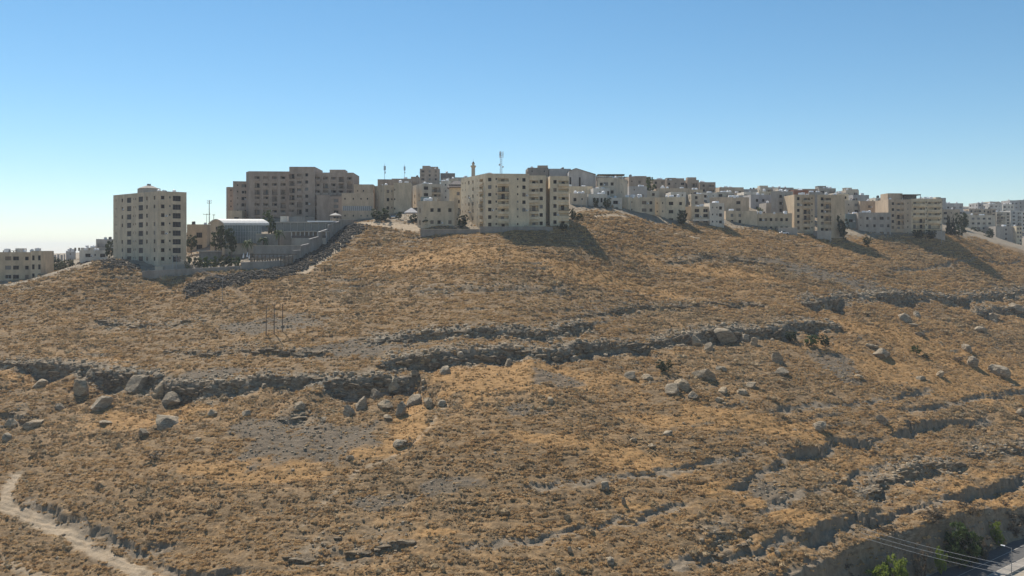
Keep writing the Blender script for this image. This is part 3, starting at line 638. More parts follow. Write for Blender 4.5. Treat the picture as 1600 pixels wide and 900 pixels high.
_win = {}
_ab = MB(); _ab.abox(-.42, .42, -.34, .0, 0, .62); _ab.abox(-.36, -.3, -.3, 0, -.14, 0, 1); _ab.abox(.3, .36, -.3, 0, -.14, 0, 1); _ab.tube((-.1, -.345, .31), (-.1, -.35, .31), .24, n=10, m=1)
AC = _ab.mesh('air_conditioner', [m_tank, m_rail])
def window_mesh(w, h, kind):
    key = (round(w, 1), round(h, 1), kind)
    if key in _win: return _win[key]
    w, h = key[0], key[1]
    fm = m_framew if kind == 'white' else m_frame
    mb = MB(); t = 0.06
    for a in (-1, 1):
        mb.box((a * (w / 2 - t / 2), 0.02, 0), (t / 2, 0, 0), (0, .04, 0), (0, 0, h / 2)); mb.box((0, 0.02, a * (h / 2 - t / 2)), (w / 2 - t, 0, 0), (0, .038, 0), (0, 0, t / 2))
    nm = max(1, int(round(w / 0.9))) - 1
    for k in range(nm): mb.box((-w / 2 + w * (k + 1) / (nm + 1), 0.02, 0), (t * 0.4, 0, 0), (0, .036, 0), (0, 0, h / 2 - t))
    if kind == 'glazed': mb.box((0, 0.021, -h * 0.12), (w / 2 - t, 0, 0), (0, .034, 0), (0, 0, t * 0.4))
    fr = mb.mesh('window', [fm])
    pb = MB(); pb.quad((-w / 2 + .01, 0.03, -h / 2 + .01), (w / 2 - .01, 0.03, -h / 2 + .01), (w / 2 - .01, 0.03, h / 2 - .01), (-w / 2 + .01, 0.03, h / 2 - .01))
    pm = {'glass': m_glass, 'white': m_glass, 'shutter': m_shut, 'curtain': m_curt, 'glazed': m_glass2}[kind]
    _win[key] = (fr, pb.mesh('pane', [pm])); return _win[key]
NWIN = [0]
def add_window(root, p, ang, w, h, kind):
    fr, pn = window_mesh(w, h, kind); o = link('window', fr, root, p, (0, 0, ang)); link('pane', pn, o); NWIN[0] += 1; return o

def add_face(mb, root, o, ang, Wd, z0, z1, zb, fh, fl, cols, R, wallkey, par=0.9, skip=()):
    """one facade: wall with real openings; windows and balconies become parts. o is the left end of the face seen from outside"""
    u = Vector((math.cos(ang), math.sin(ang), 0)); n = Vector((math.sin(ang), -math.cos(ang), 0)); ops = []
    for (fx, ty) in cols:
        wd = None
        if isinstance(ty, tuple): ty, wd = ty
        for k in range(fl):
            if (k, fx) in skip: continue
            t = ty
            if t in 'bg' and R.random() < 0.0: t = 'w'
            if t == 'w' and R.random() < 0.06: continue
            w, h, s = {'w': (1.3, 1.45, .95), 's': (.6, .8, 1.5), 'W': (2.1, 1.5, .95), 'b': (3.2, 2.1, .0), 'g': (3.1, 2.0, .55), 'd': (1.0, 2.1, 0.05), 't': (.9, 1.9, .6), 'G': (1.6, 2.2, .3)}[t]
            w = wd or w; w = min(w, Wd * 0.94); h = min(h, fh - 0.65); s = min(s, fh - h - 0.3)
            cx = min(max(fx * Wd, w / 2 + .15), Wd - w / 2 - .15)
            za = zb + k * fh + s + (0.12 if t == 'b' else 0.1)
            ops.append((cx - w / 2, cx + w / 2, za, za + h, t, k))
    good = []
    for q in sorted(ops, key=lambda q: -(q[1] - q[0])):
        if all(q[1] + .05 < r[0] or q[0] - .05 > r[1] or q[3] + .05 < r[2] or q[2] - .05 > r[3] for r in good) and q[3] < z1 - 0.5: good.append(q)
    us = sorted({0.0, Wd} | {q[0] for q in good} | {q[1] for q in good}); vs = sorted({z0, z1} | {q[2] for q in good} | {q[3] for q in good})
    pt = lambda a, z, d=0.0: Vector((o.x + u.x * a - n.x * d, o.y + u.y * a - n.y * d, z))
    for j in range(len(vs) - 1):
        zc = (vs[j] + vs[j + 1]) / 2; row = [q for q in good if q[2] < zc < q[3]]; st = None
        for i in range(len(us) - 1):
            xc = (us[i] + us[i + 1]) / 2; hole = any(q[0] < xc < q[1] for q in row)
            if hole:
                if st is not None: mb.quad(pt(st, vs[j]), pt(us[i], vs[j]), pt(us[i], vs[j + 1]), pt(st, vs[j + 1])); st = None
            elif st is None: st = us[i]
        if st is not None: mb.quad(pt(st, vs[j]), pt(Wd, vs[j]), pt(Wd, vs[j + 1]), pt(st, vs[j + 1]))
    for (a, b, za, zc, t, k) in good:
        d = 1.2 if t == 'b' else 0.28
        mb.quad(pt(a, za), pt(a, za, d), pt(a, zc, d), pt(a, zc)); mb.quad(pt(b, za, d), pt(b, za), pt(b, zc), pt(b, zc, d))
        mb.quad(pt(a, za), pt(b, za), pt(b, za, d), pt(a, za, d)); mb.quad(pt(a, zc, d), pt(b, zc, d), pt(b, zc), pt(a, zc))
        w, h = b - a, zc - za
        if t == 'b':
            mb.quad(pt(a, za, d), pt(b, za, d), pt(b, zc, d), pt(a, zc, d))
            nw = max(1, int(w / 2.6))
            for q in range(nw):
                if R.random() < .85: add_window(root, pt(a + w * (q + 0.5) / nw + R.uniform(-.2, .2), za + 1.0 + .02, d - 0.05), ang, min(1.3, w * .5), 1.9, R.choice(['glass', 'glass', 'shutter', 'curtain']))
            bb = MB(); ov = R.choice([0.25, 0.5, 0.7]); rail = R.random() < 0.35
            c0 = pt((a + b) / 2, za - 0.07, -ov / 2 + 0.001); bb.box(c0, u * (w / 2 + .1), n * (-ov / 2), (0, 0, .07))
            if rail:
                for q in range(int(w / .35) + 1): bb.box(pt(a + .05 + (w - .1) * q / int(w / .35), za + .5, -ov + .06), u * .02, n * -.02, (0, 0, .5))
                bb.box(pt((a + b) / 2, za + 1.02, -ov + .06), u * (w / 2), n * -.035, (0, 0, .03))
                bb.build('balcony', [m_rail], root)
            else:
                bb.box(pt((a + b) / 2, za + .45, -ov + .06), u * (w / 2 + .1), n * -.06, (0, 0, .45))
                for e in (a - .04, b + .04): bb.box(pt(e, za + .449, -ov / 2 + .06), u * .055, n * -(ov / 2 - .061), (0, 0, .448))
                bb.build('balcony', [wall_mat(wallkey)], root)
        else:
            kd = 'glazed' if t == 'g' else R.choices(['glass', 'shutter', 'curtain', 'white'], [7, 1.6, 1.2, 0.6])[0]
            add_window(root, pt((a + b) / 2, (za + zc) / 2, d - 0.08 if t != 'g' else .12), ang, w, h, kd)
            if t in 'wW' and R.random() < .13: link('air_conditioner', AC, root, pt(b + .55, za + .1, -.02), (0, 0, ang))
def auto_cols(Wd, R, dens=1.0, balc=0.2):
    n = max(1, int(Wd / 3.6 * dens)); out = []
    for k in range(n):
        r = R.random(); f = (k + 0.5 + R.uniform(-.12, .12)) / n
        out.append((f, 'b' if r < balc else 's' if r < balc + .14 else 'W' if r < balc + .28 else 'w'))
    return out
ROOFS = []
def volume(root, xa, xc, xb, yt, yb, D, yaw, fl, key, rc=None, lc=None, yawL=None, dep=None, seed=1, par=0.9, ext=5.0, hut=False, dens=1.0, balc=0.2, roof=True, gfl=0.0):
    """one box-shaped volume of a building, from its near corner; rc/lc are the columns of its right and left facade"""
    R = random.Random(seed * 31 + int(xc)); a = math.radians(yaw); aL = math.radians(yawL) if yawL is not None else a + math.pi / 2
    C = PX(xc, yb, D); dR = Vector((math.cos(a), math.sin(a), 0)); dL = Vector((math.cos(aL), math.sin(aL), 0))
    def hit(d, x):
        k = (x - 800) / F; return max((k * D - C.x) / (d.x - k * d.y), 0.5)
    tR = hit(dR, xb) if xb > xc else (dep or 12); tL = hit(dL, xa) if xa < xc else (dep or 12)
    if tL > 60: tL = 60
    if tR > 90: tR = 90
    zt = CZ + (YH - yt) / F * D; zb = C.z; fh = (zt - zb - par - gfl) / fl
    rl = root.location; c = C - rl; r_ = c + dR * tR; l_ = c + dL * tL; b_ = r_ + dL * tL
    zt -= rl.z; zb -= rl.z; gmin = min(ground(q.x + rl.x, q.y + rl.y) for q in (c, r_, l_, b_)) - rl.z; z0 = min(zb - ext, max(gmin - 1.5, zb - 25))
    mb = MB()
    rc = auto_cols(tR, R, dens, balc) if rc is None else rc; lc = auto_cols(tL, R, dens * .8, balc * .6) if lc is None else lc
    add_face(mb, root, c, a, tR, z0, zt, zb + gfl, fh, fl, rc, R, key)
    add_face(mb, root, l_, aL + math.pi, tL, z0, zt, zb + gfl, fh, fl, lc, R, key)
    P2 = lambda p, z: Vector((p.x, p.y, z))
    for p, q in ((r_, b_), (b_, l_)): mb.quad(P2(p, z0), P2(q, z0), P2(q, zt), P2(p, zt))
    zr = zt - par + 0.05; cen = (c + b_) / 2; ring = [c, r_, b_, l_]
    inn = [p + ((cen - p).normalized() * 0.42) for p in ring]
    for k in range(4):
        p, q, pi, qi = ring[k], ring[(k + 1) % 4], inn[k], inn[(k + 1) % 4]
        mb.quad(P2(p, zt), P2(q, zt), P2(qi, zt), P2(pi, zt)); mb.quad(P2(qi, zr - .3), P2(pi, zr - .3), P2(pi, zt), P2(qi, zt))
    mb.build('wall', [wall_mat(key)], root)
    if roof:
        rb = MB(); rb.quad(*(P2(p, zr) for p in inn)); rb.build('roof', [m_roof], root)
    if hut:
        hb = MB(); s = min(tR, tL) * 0.16 + .8; hc = cen + dR * R.uniform(-.2, .2) * tR
        hb.box((hc.x, hc.y, zr + 1.2), dR * s, dL * s, (0, 0, 1.25)); hb.box((hc.x, hc.y, zr + 2.52), dR * (s + .15), dL * (s + .15), (0, 0, .07)); hb.build('stair_hut', [wall_mat(key)], root)
    ROOFS.append((root, P2(cen, zr) + rl, dR * (tR / 2 - .9), dL * (tL / 2 - .9), R))
    return dict(C=c, R=r_, L=l_, B=b_, zt=zt, zb=zb, zr=zr, dR=dR, dL=dL, tR=tR, tL=tL, a=a, fh=fh)
GRP = 'buildings on the ridge'
def building(name, label, xa, xc, xb, yt, yb, D, yaw, fl, key, group=GRP, cat='building', **kw):
    root = empty(name, PX(xc, yb, D), label, cat, group)
    volume(root, xa, xc, xb, yt, yb, D, yaw, fl, key, **kw)
    return root
def tanks(root_i, n, label, what='tank', size=1.0):
    """white water tanks or a dish standing on a roof, each a thing"""
    root, c, a, b, R = ROOFS[root_i]
    for k in range(n):
        p = c + a * R.uniform(-.85, .85) + b * R.uniform(-.9, .2)
        o = link('water_tank', TANK[R.randrange(len(TANK))], None, p, R.uniform(0, 3.1), size * R.uniform(.85, 1.15))
        tag(o, label, 'water tank', 'water tanks ' + label.split('tanks ')[-1] if 'tanks ' in label else 'rooftop water tanks')
def tank_mesh(dark=False, horiz=False, cube=False):
    mb = MB()
    if cube: mb.abox(-.75, .75, -.6, .6, .35, 1.65); mb.abox(-.3, .3, -.25, .25, 1.65, 1.74)
    elif horiz: mb.tube((-.9, 0, .95), (.9, 0, .95), .58, n=10); mb.tube((0, 0, 1.45), (0, 0, 1.62), .2, n=8)
    else: mb.tube((0, 0, .35), (0, 0, 1.7), .65, n=10); mb.tube((0, 0, 1.7), (0, 0, 1.95), .62, .2, n=10)
    for x in (-.5, .5):
        for y in (-.4, .4): mb.abox(x - .04, x + .04, y - .04, y + .04, 0, .42, 1)
    return mb.mesh('water_tank', [m_tankd if dark else m_tank, m_steel])
TANK = [tank_mesh(), tank_mesh(horiz=True), tank_mesh(cube=True), tank_mesh(True)]
def dish_mesh():
    mb = MB(); mb.tube((0, 0, 0), (0, 0, .9), .04, n=5, m=1); n = 10; i0 = len(mb.v); ax = Vector((.35, -.8, .5)).normalized(); X = ax.orthogonal().normalized(); Y2 = ax.cross(X); c = Vector((0, -.1, 1.0))
    mb.v.append(tuple(c - ax * .12))
    for r, h in ((.35, -.07), (.65, .06)):
        for k in range(n): t = 6.2832 * k / n; mb.v.append(tuple(c + ax * h + r * (math.cos(t) * X + math.sin(t) * Y2)))
    for k in range(n):
        k2 = (k + 1) % n; mb.f.append((i0, i0 + 1 + k, i0 + 1 + k2)); mb.m.append(0); mb.f.append((i0 + 1 + k, i0 + 1 + n + k, i0 + 1 + n + k2, i0 + 1 + k2)); mb.m.append(0)
    mb.tube(c, c + ax * .55, .02, n=4, m=1)
    return mb.mesh('satellite_dish', [m_dishm, m_steel])
DISH = dish_mesh()
# ------------------------------------------------------------------ the three landmark buildings
W7 = 'w'
# left tower block
tw = empty('apartment_tower', PX(247, 412, 330), 'tall beige eight storey apartment tower standing alone at the left', 'apartment tower', GRP)
lx = lambda *xs: [((x - 95) / 392.0, t) for x, t in xs]; rx = lambda *xs: [((x - 487) / 250.0, t) for x, t in xs]
v_tw = volume(tw, 177, 247, 291.5, 298.5, 412, 330, 40, 8, 'beige', yawL=138, seed=3, ext=4,
    lc=lx((120, 's'), (178, 'w'), (240, ('g', 3.6)), (278, 's'), (298, 's'), (342, ('g', 3.6)), (394, 'w'), (457, 'w')),
    rc=rx((528, 'w'), (590, 's'), (650, ('g', 3.0)), (702, 'w')))
mb = MB(); q = v_tw; cen = (q['C'] + q['B']) / 2
mb.box((cen.x, cen.y, q['zr'] + 1.7), q['dR'] * 3, q['dL'] * 3, (0, 0, 1.2)); mb.tube((cen.x, cen.y, q['zr'] + 2.9), (cen.x, cen.y, q['zr'] + 4.0), 4.0, 1.2, 8); mb.tube((cen.x, cen.y, q['zr'] + 4.0), (cen.x, cen.y, q['zr'] + 4.7), .9, .7, 8)
mb.build('roof_lantern', [wall_mat('conc')], tw)
mb = MB(); pc = cen + q['dR'] * 4.5 - q['dL'] * 3; mb.tube((pc.x, pc.y, q['zr'] + .6), (pc.x, pc.y, q['zr'] + 2.2), 1.5, .8, 10); mb.build('roof_dome', [wall_mat('conc')], tw)

# central apartment block in front of the crest
cb = empty('apartment_block', PX(758, 358, 345), 'wide cream seven storey apartment block at the centre of the ridge', 'apartment building', GRP)
bl = lambda *xs: [((x - 115) / 215.0, t) for x, t in xs]; br = lambda *xs: [((x - 330) / 385.0, t) for x, t in xs]
volume(cb, 720, 758.5, 827, 271, 358, 345, 6, 7, 'cream', yawL=114, seed=5, ext=4, par=1.2,
    lc=bl((130, 's'), (157, 's'), (188, 'w'), (224, 'w'), (262, 's'), (296, ('b', 4.0))),
    rc=br((368, 'w'), (425, 's'), (486, ('b', 4.2)), (558, ('b', 4.2)), (613, 's'), (668, 'w')))
v2 = volume(cb, 826.5, 826.5, 853, 274, 356, 347.5, 6, 6, 'cream', seed=6, ext=4, dep=16, rc=[(.26, ('b', 3.6)), (.72, 'w')], lc=[])
volume(cb, 853, 853, 860, 276, 356, 355, 6, 6, 'cream', seed=7, ext=4, dep=10, rc=[(.6, 's')], lc=[])
volume(cb, 859.5, 859.5, 889, 275, 354, 348.5, 6, 6, 'cream', seed=8, ext=4, dep=16, rc=[(.26, 'w'), (.72, ('b', 4.0))], lc=[(.5, 'w')])
mb = MB(); p = PX(758, 355, 341.5) - cb.location; mb.box(p + Vector((12, 0, -1)), (14, 1.2, 0), (-.09, .9, 0), (0, 0, 1.2)); mb.build('forecourt_wall', [wall_mat('wallgrey')], cb)
# hotel
ht = empty('hotel_building', PX(384, 346, 404), 'large brown stone hotel with a central tower on the ridge', 'hotel', GRP)
hx = lambda a, b, *xs: [((x - a) / (b - a), t) for x, t in xs]
volume(ht, 353.5, 356, 366, 292, 346, 414, 30, 6, 'hotel', seed=10, rc=[(.5, 's')], lc=[], dep=14)
volume(ht, 363, 364, 388, 283, 346, 408, 12, 6, 'hotel', seed=11, rc=[(.3, 's'), (.65, 'w'), (.85, 'w')], lc=[], dep=18)
volume(ht, 384.5, 389, 452, 267.5, 346, 404, 4, 7, 'hotel', seed=12, yawL=120, lc=[(.5, 's')], dep=20,
       rc=hx(470, 760, (530, ('b', 2.3)), (592, ('b', 2.3)), (655, ('b', 2.3)), (717, ('b', 2.3))), par=1.4)
volume(ht, 452, 452, 492, 260.5, 346, 402.5, 2, 7, 'hotel', seed=13, dep=20, rc=hx(760, 955, (778, ('b', 2.3)), (838, ('b', 2.3)), (893, 'w')), lc=[], par=2.2)
v_h = volume(ht, 491.5, 491.5, 552, 269.5, 346, 404.5, 2, 7, 'hotel', seed=14, dep=20, rc=hx(955, 1240, (978, ('b', 2.3)), (1037, ('b', 2.3)), (1097, ('b', 2.3)), (1152, ('b', 2.3)), (1213, ('b', 2.3))), lc=[], par=1.2)
volume(ht, 515, 515, 539, 265, 275, 409, 2, 1, 'hotel', seed=15, dep=8, rc=[], lc=[], ext=2)
volume(ht, 495, 495, 516, 305, 346, 397, 2, 4, 'hotel', seed=16, dep=9, rc=[], lc=[])
volume(ht, 516, 516, 534, 307, 346, 396, 2, 4, 'hotel', seed=17, dep=9, rc=[(.5, 'W')], lc=[])
volume(ht, 356, 356, 378, 329, 348, 402, 2, 1, 'tan', seed=18, dep=8, rc=[(.6, 'W')], lc=[])
mb = MB(); a, b = PX(452, 339, 398) - ht.location, PX(492, 339, 398) - ht.location
for k in range(10):                       # low curved terrace front
    t0, t1 = k / 10, (k + 1) / 10; f0, f1 = math.sin(math.pi * t0) * 5, math.sin(math.pi * t1) * 5
    p0 = a.lerp(b, t0) - Vector((0, f0, 0)); p1 = a.lerp(b, t1) - Vector((0, f1, 0)); mb.quad(p0 + Vector((0, 0, -5)), p1 + Vector((0, 0, -5)), p1, p0); mb.quad(p0, p1, p1 + Vector((0, 8, 0)), p0 + Vector((0, 8, 0)))
mb.build('terrace', [wall_mat('conc')], ht)
cren = []
# stone gallery block right of the hotel
gb = empty('gallery_block', PX(534, 342, 392), 'long stone block with an upper glass gallery just right of the hotel', 'building', GRP)
v = volume(gb, 533, 534, 584, 301.5, 344, 392, 3, 3, 'rose', seed=20, dep=14, rc=[(.10, 's'), (.36, 's'), (.60, 's'), (.80, 's')], lc=[], par=.8)
volume(gb, 552.5, 552.5, 583, 288, 305, 397, 3, 1, 'rose', seed=21, dep=10, rc=[(.2, 's'), (.5, 's')], lc=[], ext=2)
mb = MB(); fr = MB(); u = v['dR']
for k in range(15):
    p = v['C'] + u * (v['tR'] * (.04 + .92 * k / 15)) + Vector((0, -.18, v['zb'] - v['C'].z + 4.2)); mb.quad(p, p + u * (v['tR'] * .92 / 15 - .12), p + u * (v['tR'] * .92 / 15 - .12) + Vector((0, 0, 2.0)), p + Vector((0, 0, 2.0)))
    fr.box(p + Vector((-.06, 0.02, 1.0)), (.05, 0, 0), (0, .08, 0), (0, 0, 1.05))
gp = fr.build('gallery_frame', [m_framew], gb); mb.build('gallery_glass', [flat_mat('gallery_glass', (.24, .235, .23), .4, .3)], gp)

# ------------------------------------------------------------------ the other houses: name, label, left x, near corner x, right x, roof y, foot y, metres, turn, storeys, wall, options
HOUSES = [
 ('villa', 'beige two storey villa with a roof pergola at the left edge', -14, -13, 48, 394, 440, 335, 8, 3, 'tan', dict(rc=[(.15, 'w'), (.42, 'W'), (.62, 'W'), (.9, 'w')], hut=False, dep=14, par=.7)),
 ('villa_wing', 'right wing of narrow windows attached to the left edge villa', 47.5, 48, 64, 392, 438, 333, 8, 3, 'beige', dict(rc=[(.25, 't'), (.6, 't'), (.85, 't')], dep=13)),
 ('house', 'low white house with rebar columns left of the apartment tower', 116, 124, 168.5, 391, 417, 378, 10, 2, 'white', dict(rc=[(.3, 'W'), (.55, 's'), (.82, 'W')], lc=[], yawL=115)),
 ('house', 'small grey house behind the low white house at left', 140, 150, 178, 373.5, 405, 430, 20, 3, 'grey', dict(hut=False)),
 ('house', 'pale low house seen between the garden trees and the white house', 97, 103, 118, 392, 412, 432, 15, 2, 'grey', dict()),
 ('house', 'pale upper house above the low white house roof', 121, 126, 152, 387, 400, 405, 10, 1, 'white', dict()),
 ('service_building', 'brown flat roofed building tucked between the tower and the barrel roofed hall', 290, 292, 323, 350.5, 392, 372, 4, 2, 'tan', dict(rc=[(.35, ('G', 2.4)), (.62, ('G', 2.4)), (.9, ('G', 2.0))], lc=[], dep=12)),
 ('apartment_house', 'narrow windowed apartment house right of the long gallery block', 585, 600, 615.5, 289, 331, 392, 35, 3, 'tan', dict(rc=[(.4, 'w'), (.8, 's')], lc=[(.3, 's'), (.7, 's')])),
 ('apartment_house', 'blank beige gable wall left of the white apartment building', 614, 615, 642.5, 285.5, 333, 394, 4, 3, 'beige', dict(rc=[(.06, 's')], lc=[], dep=16)),
 ('house', 'flat brown house behind the blank beige gable wall', 588, 590, 625, 280, 300, 430, 6, 1, 'brown', dict(dep=12)),
 ('apartment_house', 'white four storey apartment building above the small beige house', 643, 660, 688.5, 286.5, 331, 402, 22, 4, 'pale', dict(rc=[(.2, 'W'), (.5, 'W'), (.82, ('b', 4))], lc=[(.3, 'w'), (.7, 'w')])),
 ('apartment_house', 'white blank sided house behind the dark hip roof', 687, 688.5, 704, 282.5, 325, 408, 5, 4, 'white', dict(rc=[(.5, 's')], lc=[], dep=12)),
 ('house', 'cream house with a dark hipped roof tucked against the central block', 701, 702, 722, 293, 334, 384, 4, 3, 'cream', dict(rc=[(.7, 'w')], lc=[], dep=12, roof=False)),
 ('house', 'dark tall block cluster on the far hilltop left of the minaret', 654, 656, 687, 263.5, 284, 600, 4, 3, 'brown', dict(dep=18, hut=True)),
 ('house', 'lower dark house right of the far hilltop cluster', 686, 688, 711, 270.5, 286, 610, 4, 2, 'dark', dict(dep=14)),
 ('house', 'long low brown house on the hilltop behind the white apartment building', 640, 642, 655, 276, 290, 560, 4, 1, 'brown', dict(dep=14)),
 ('house', 'low dark house on the skyline left of the central block', 610, 612, 642, 279, 290, 540, 3, 1, 'brown', dict(dep=12)),
 ('small_house', 'small beige two storey house with a bright side wall left of the central block', 652, 660, 710, 314, 354, 351, 4, 2, 'beige', dict(yawL=128, rc=[(.30, 'w'), (.52, 'w'), (.86, 'w')], lc=[(.5, 't')], par=.6)),
 ('small_house', 'narrow annex attached to the right of the small beige house', 709.5, 709.5, 716, 309, 353, 352.5, 4, 2, 'tan', dict(rc=[], lc=[], dep=8)),
 ('apartment_house', 'dark grey flat block on the skyline right of the telecom mast', 823, 825, 857, 262, 292, 428, 4, 3, 'dark', dict(dep=14, rc=[(.2, 's'), (.8, 's')])),
 ('apartment_house', 'grey blank block on the skyline beside the gabled hall', 856, 858, 892, 263.5, 295, 432, 3, 3, 'grey', dict(dep=14, rc=[], lc=[])),
 ('house', 'white two storey house just right of the central block', 888, 890, 918, 302, 331, 384, 4, 2, 'pale', dict(dep=12, rc=[(.3, 'w'), (.7, 's')])),
 ('house', 'low pale wall house behind the white house right of the central block', 884, 886, 926, 291, 310, 402, 4, 1, 'cream', dict(dep=10, rc=[])),
 ('house', 'white stepped house with arched windows above the bare grass nose', 917, 919, 949, 303, 331, 386, 4, 2, 'white', dict(dep=12, rc=[(.3, 't'), (.5, 't'), (.7, 't')])),
 ('house', 'upper white terrace house behind the arched house', 925, 927, 953, 294, 318, 394, 4, 2, 'bluewhite', dict(dep=12, rc=[(.9, 't'), (.4, 's')])),
 ('apartment_house', 'tall white house with a blank right flank above the arched house', 934, 962, 980.5, 278, 331, 398, 55, 4, 'pale', dict(rc=[(.5, 's')], lc=[(.2, 'w'), (.45, 'W'), (.8, 'w')], yawL=172)),
 ('apartment_house', 'brown flat house on the skyline behind the tall white house', 980, 983, 1017, 276, 300, 470, 5, 2, 'brown', dict(dep=12)),
 ('apartment_house', 'brown stone house on the skyline right of the green tree', 1018, 1020, 1040, 280, 306, 500, 5, 3, 'brown', dict(dep=12)),
 ('apartment_house', 'long brown terrace on the skyline', 1039, 1041, 1071, 281.5, 308, 520, 5, 3, 'brown', dict(dep=14, hut=True)),
 ('apartment_house', 'brown block with a raised corner on the skyline', 1072, 1074, 1092, 281, 310, 522, 8, 3, 'brown', dict(dep=14)),
 ('apartment_house', 'last brown block of the skyline row before the white terraces', 1091, 1093, 1118, 284.5, 310, 530, 5, 3, 'brown', dict(dep=14)),
 ('house', 'grey plaster house below the brown skyline houses', 981, 983, 1011, 291, 312, 424, 4, 2, 'grey', dict(dep=12)),
 ('house', 'wide grey beige house below the long brown terrace', 1024, 1027, 1078, 294, 318, 448, 4, 2, 'rose', dict(dep=12, rc=[(.3, 'w'), (.8, 'w')])),
 ('apartment_house', 'low beige house with few windows above the sloping track', 966, 981, 1023.5, 308, 346, 396, 6, 3, 'beige', dict(rc=[(.15, 's'), (.60, 'W'), (.85, 'w')], lc=[], yawL=150)),
 ('apartment_house', 'beige house with small white balcony panels right of the few windowed house', 1022, 1041, 1071, 308, 350, 397, 6, 3, 'cream', dict(rc=[(.25, 'W'), (.75, 'w')], lc=[(.25, 's'), (.7, 's')], yawL=150)),
 ('house', 'small white house on the second row right of the wide grey beige house', 1094, 1096, 1121, 301, 320, 470, 4, 2, 'white', dict(dep=12)),
 ('apartment_house', 'house on open pilotis with a white balcony band left of the white house', 1069, 1080, 1110, 322.5, 355, 402, 6, 3, 'beige', dict(rc=[(.3, 'W'), (.75, 'W')], lc=[], yawL=140, gfl=1.5)),
 ('house', 'bright white three storey house in the front row', 1107.5, 1109, 1131.5, 317, 353, 401, 3, 3, 'white', dict(rc=[(.2, 's'), (.75, 'w'), (.5, 's')], dep=10)),
 ('apartment_house', 'white balconied block behind the beige blank house', 1100, 1102, 1119, 301.5, 325, 480, 4, 3, 'white', dict(dep=12, balc=.5)),
 ('apartment_house', 'white terrace with many balconies on the second row', 1118, 1120, 1145, 300, 325, 486, 4, 3, 'pale', dict(dep=12, balc=.6)),
 ('apartment_house', 'beige skyline block over the white terrace', 1122, 1124, 1162, 292.5, 315, 560, 4, 2, 'rose', dict(dep=14)),
 ('apartment_house', 'low grey skyline block right of the beige skyline block', 1160, 1162, 1188, 295.5, 315, 565, 4, 2, 'grey', dict(dep=14)),
 ('apartment_house', 'wide pale skyline block above the grey tall block', 1186, 1188, 1216, 292.5, 318, 560, 4, 3, 'pale', dict(dep=14)),
 ('apartment_house', 'big beige house with a terrace and one blank storey left of the long low building', 1109, 1137, 1170.5, 308, 345, 432, 8, 3, 'rose', dict(rc=[(.5, 'W')], lc=[(.3, 's')], yawL=165)),
 ('house', 'lower beige wing with a long roof terrace', 1131, 1134, 1183, 329.5, 352, 418, 4, 2, 'beige', dict(dep=11, rc=[(.2, 'w'), (.45, 'w')])),
 ('apartment_house', 'grey block with three windows behind the green terrace roof', 1171, 1173, 1206, 304, 330, 470, 4, 2, 'grey', dict(dep=12, rc=[(.3, 'w'), (.6, 'w'), (.85, 'w')])),
 ('house', 'plain pale house squeezed left of the tall grey block', 1195, 1197, 1219, 317, 337, 445, 4, 1, 'conc', dict(dep=10, rc=[])),
 ('long_building', 'long low two storey building with a row of square windows', 1163, 1168, 1237.5, 333, 362, 420, 2, 2, 'tan', dict(rc=[((k + .5) / 8.5, 'w') for k in range(8)], lc=[], yawL=140)),
 ('apartment_house', 'tall grey plastered block behind the long low building', 1205, 1215, 1239.5, 298.5, 345, 440, 6, 4, 'conc', dict(rc=[(.2, 'w'), (.5, 's'), (.8, 'w')], lc=[], yawL=150)),
 ('apartment_house', 'six storey block with stacked balconies right of the long low building', 1238, 1241, 1273, 304, 362, 425, 4, 6, 'tan', dict(rc=[(.2, 'w'), (.6, ('b', 3.6)), (.87, 's')], lc=[], dep=14)),
 ('apartment_house', 'narrow six storey block with a blank beige right flank', 1277, 1299, 1320, 304, 364, 424, 30, 6, 'tan', dict(rc=[], lc=[(.35, 'w'), (.75, ('b', 3.2))], yawL=172)),
 ('house', 'red brown brick penthouse behind the balconied six storey block', 1238, 1240, 1263, 297, 312, 455, 4, 1, 'red', dict(dep=10)),
 ('apartment_house', 'dark skyline block behind the narrow six storey block', 1250, 1252, 1278, 295, 320, 540, 4, 3, 'brown', dict(dep=14)),
 ('apartment_house', 'grey skyline block with a rounded stair head', 1278, 1280, 1306, 294, 322, 545, 4, 3, 'conc', dict(dep=14, hut=True)),
 ('house', 'low grey garden wall house at the foot of the narrow six storey block', 1275, 1277, 1299, 360.5, 367, 417, 3, 1, 'conc', dict(dep=5, rc=[(.5, 's'), (.8, 's')], par=.2)),
 ('apartment_house', 'pale high block on the skyline left of the stepped houses', 1320, 1322, 1342, 297, 332, 545, 4, 4, 'pale', dict(dep=12, hut=True)),
 ('apartment_house', 'grey block beside the pale high block on the skyline', 1330, 1333, 1358, 304.5, 334, 530, 6, 3, 'grey', dict(dep=12)),
 ('house', 'low skyline house left of the penthouse block', 1354, 1356, 1379, 311.5, 332, 540, 4, 2, 'rose', dict(dep=12)),
 ('house', 'green grey low workshop in front of the right hand houses', 1319, 1321, 1349, 334, 364, 452, 4, 2, 'teal', dict(dep=10, rc=[(.3, 'W'), (.7, 'w')])),
 ('apartment_house', 'front house with rows of small windows beside the green grey workshop', 1338, 1341, 1392, 332, 370, 450, 4, 3, 'conc', dict(dep=12, rc=[(.08, 's'), (.28, 'w'), (.5, 'w'), (.72, 'W'), (.92, 'w')])),
 ('apartment_house', 'beige house with three windows behind the small windowed front house', 1341, 1344, 1391, 314, 350, 478, 4, 3, 'rose', dict(dep=12, rc=[(.3, 'w'), (.6, 'w'), (.82, 'w')])),
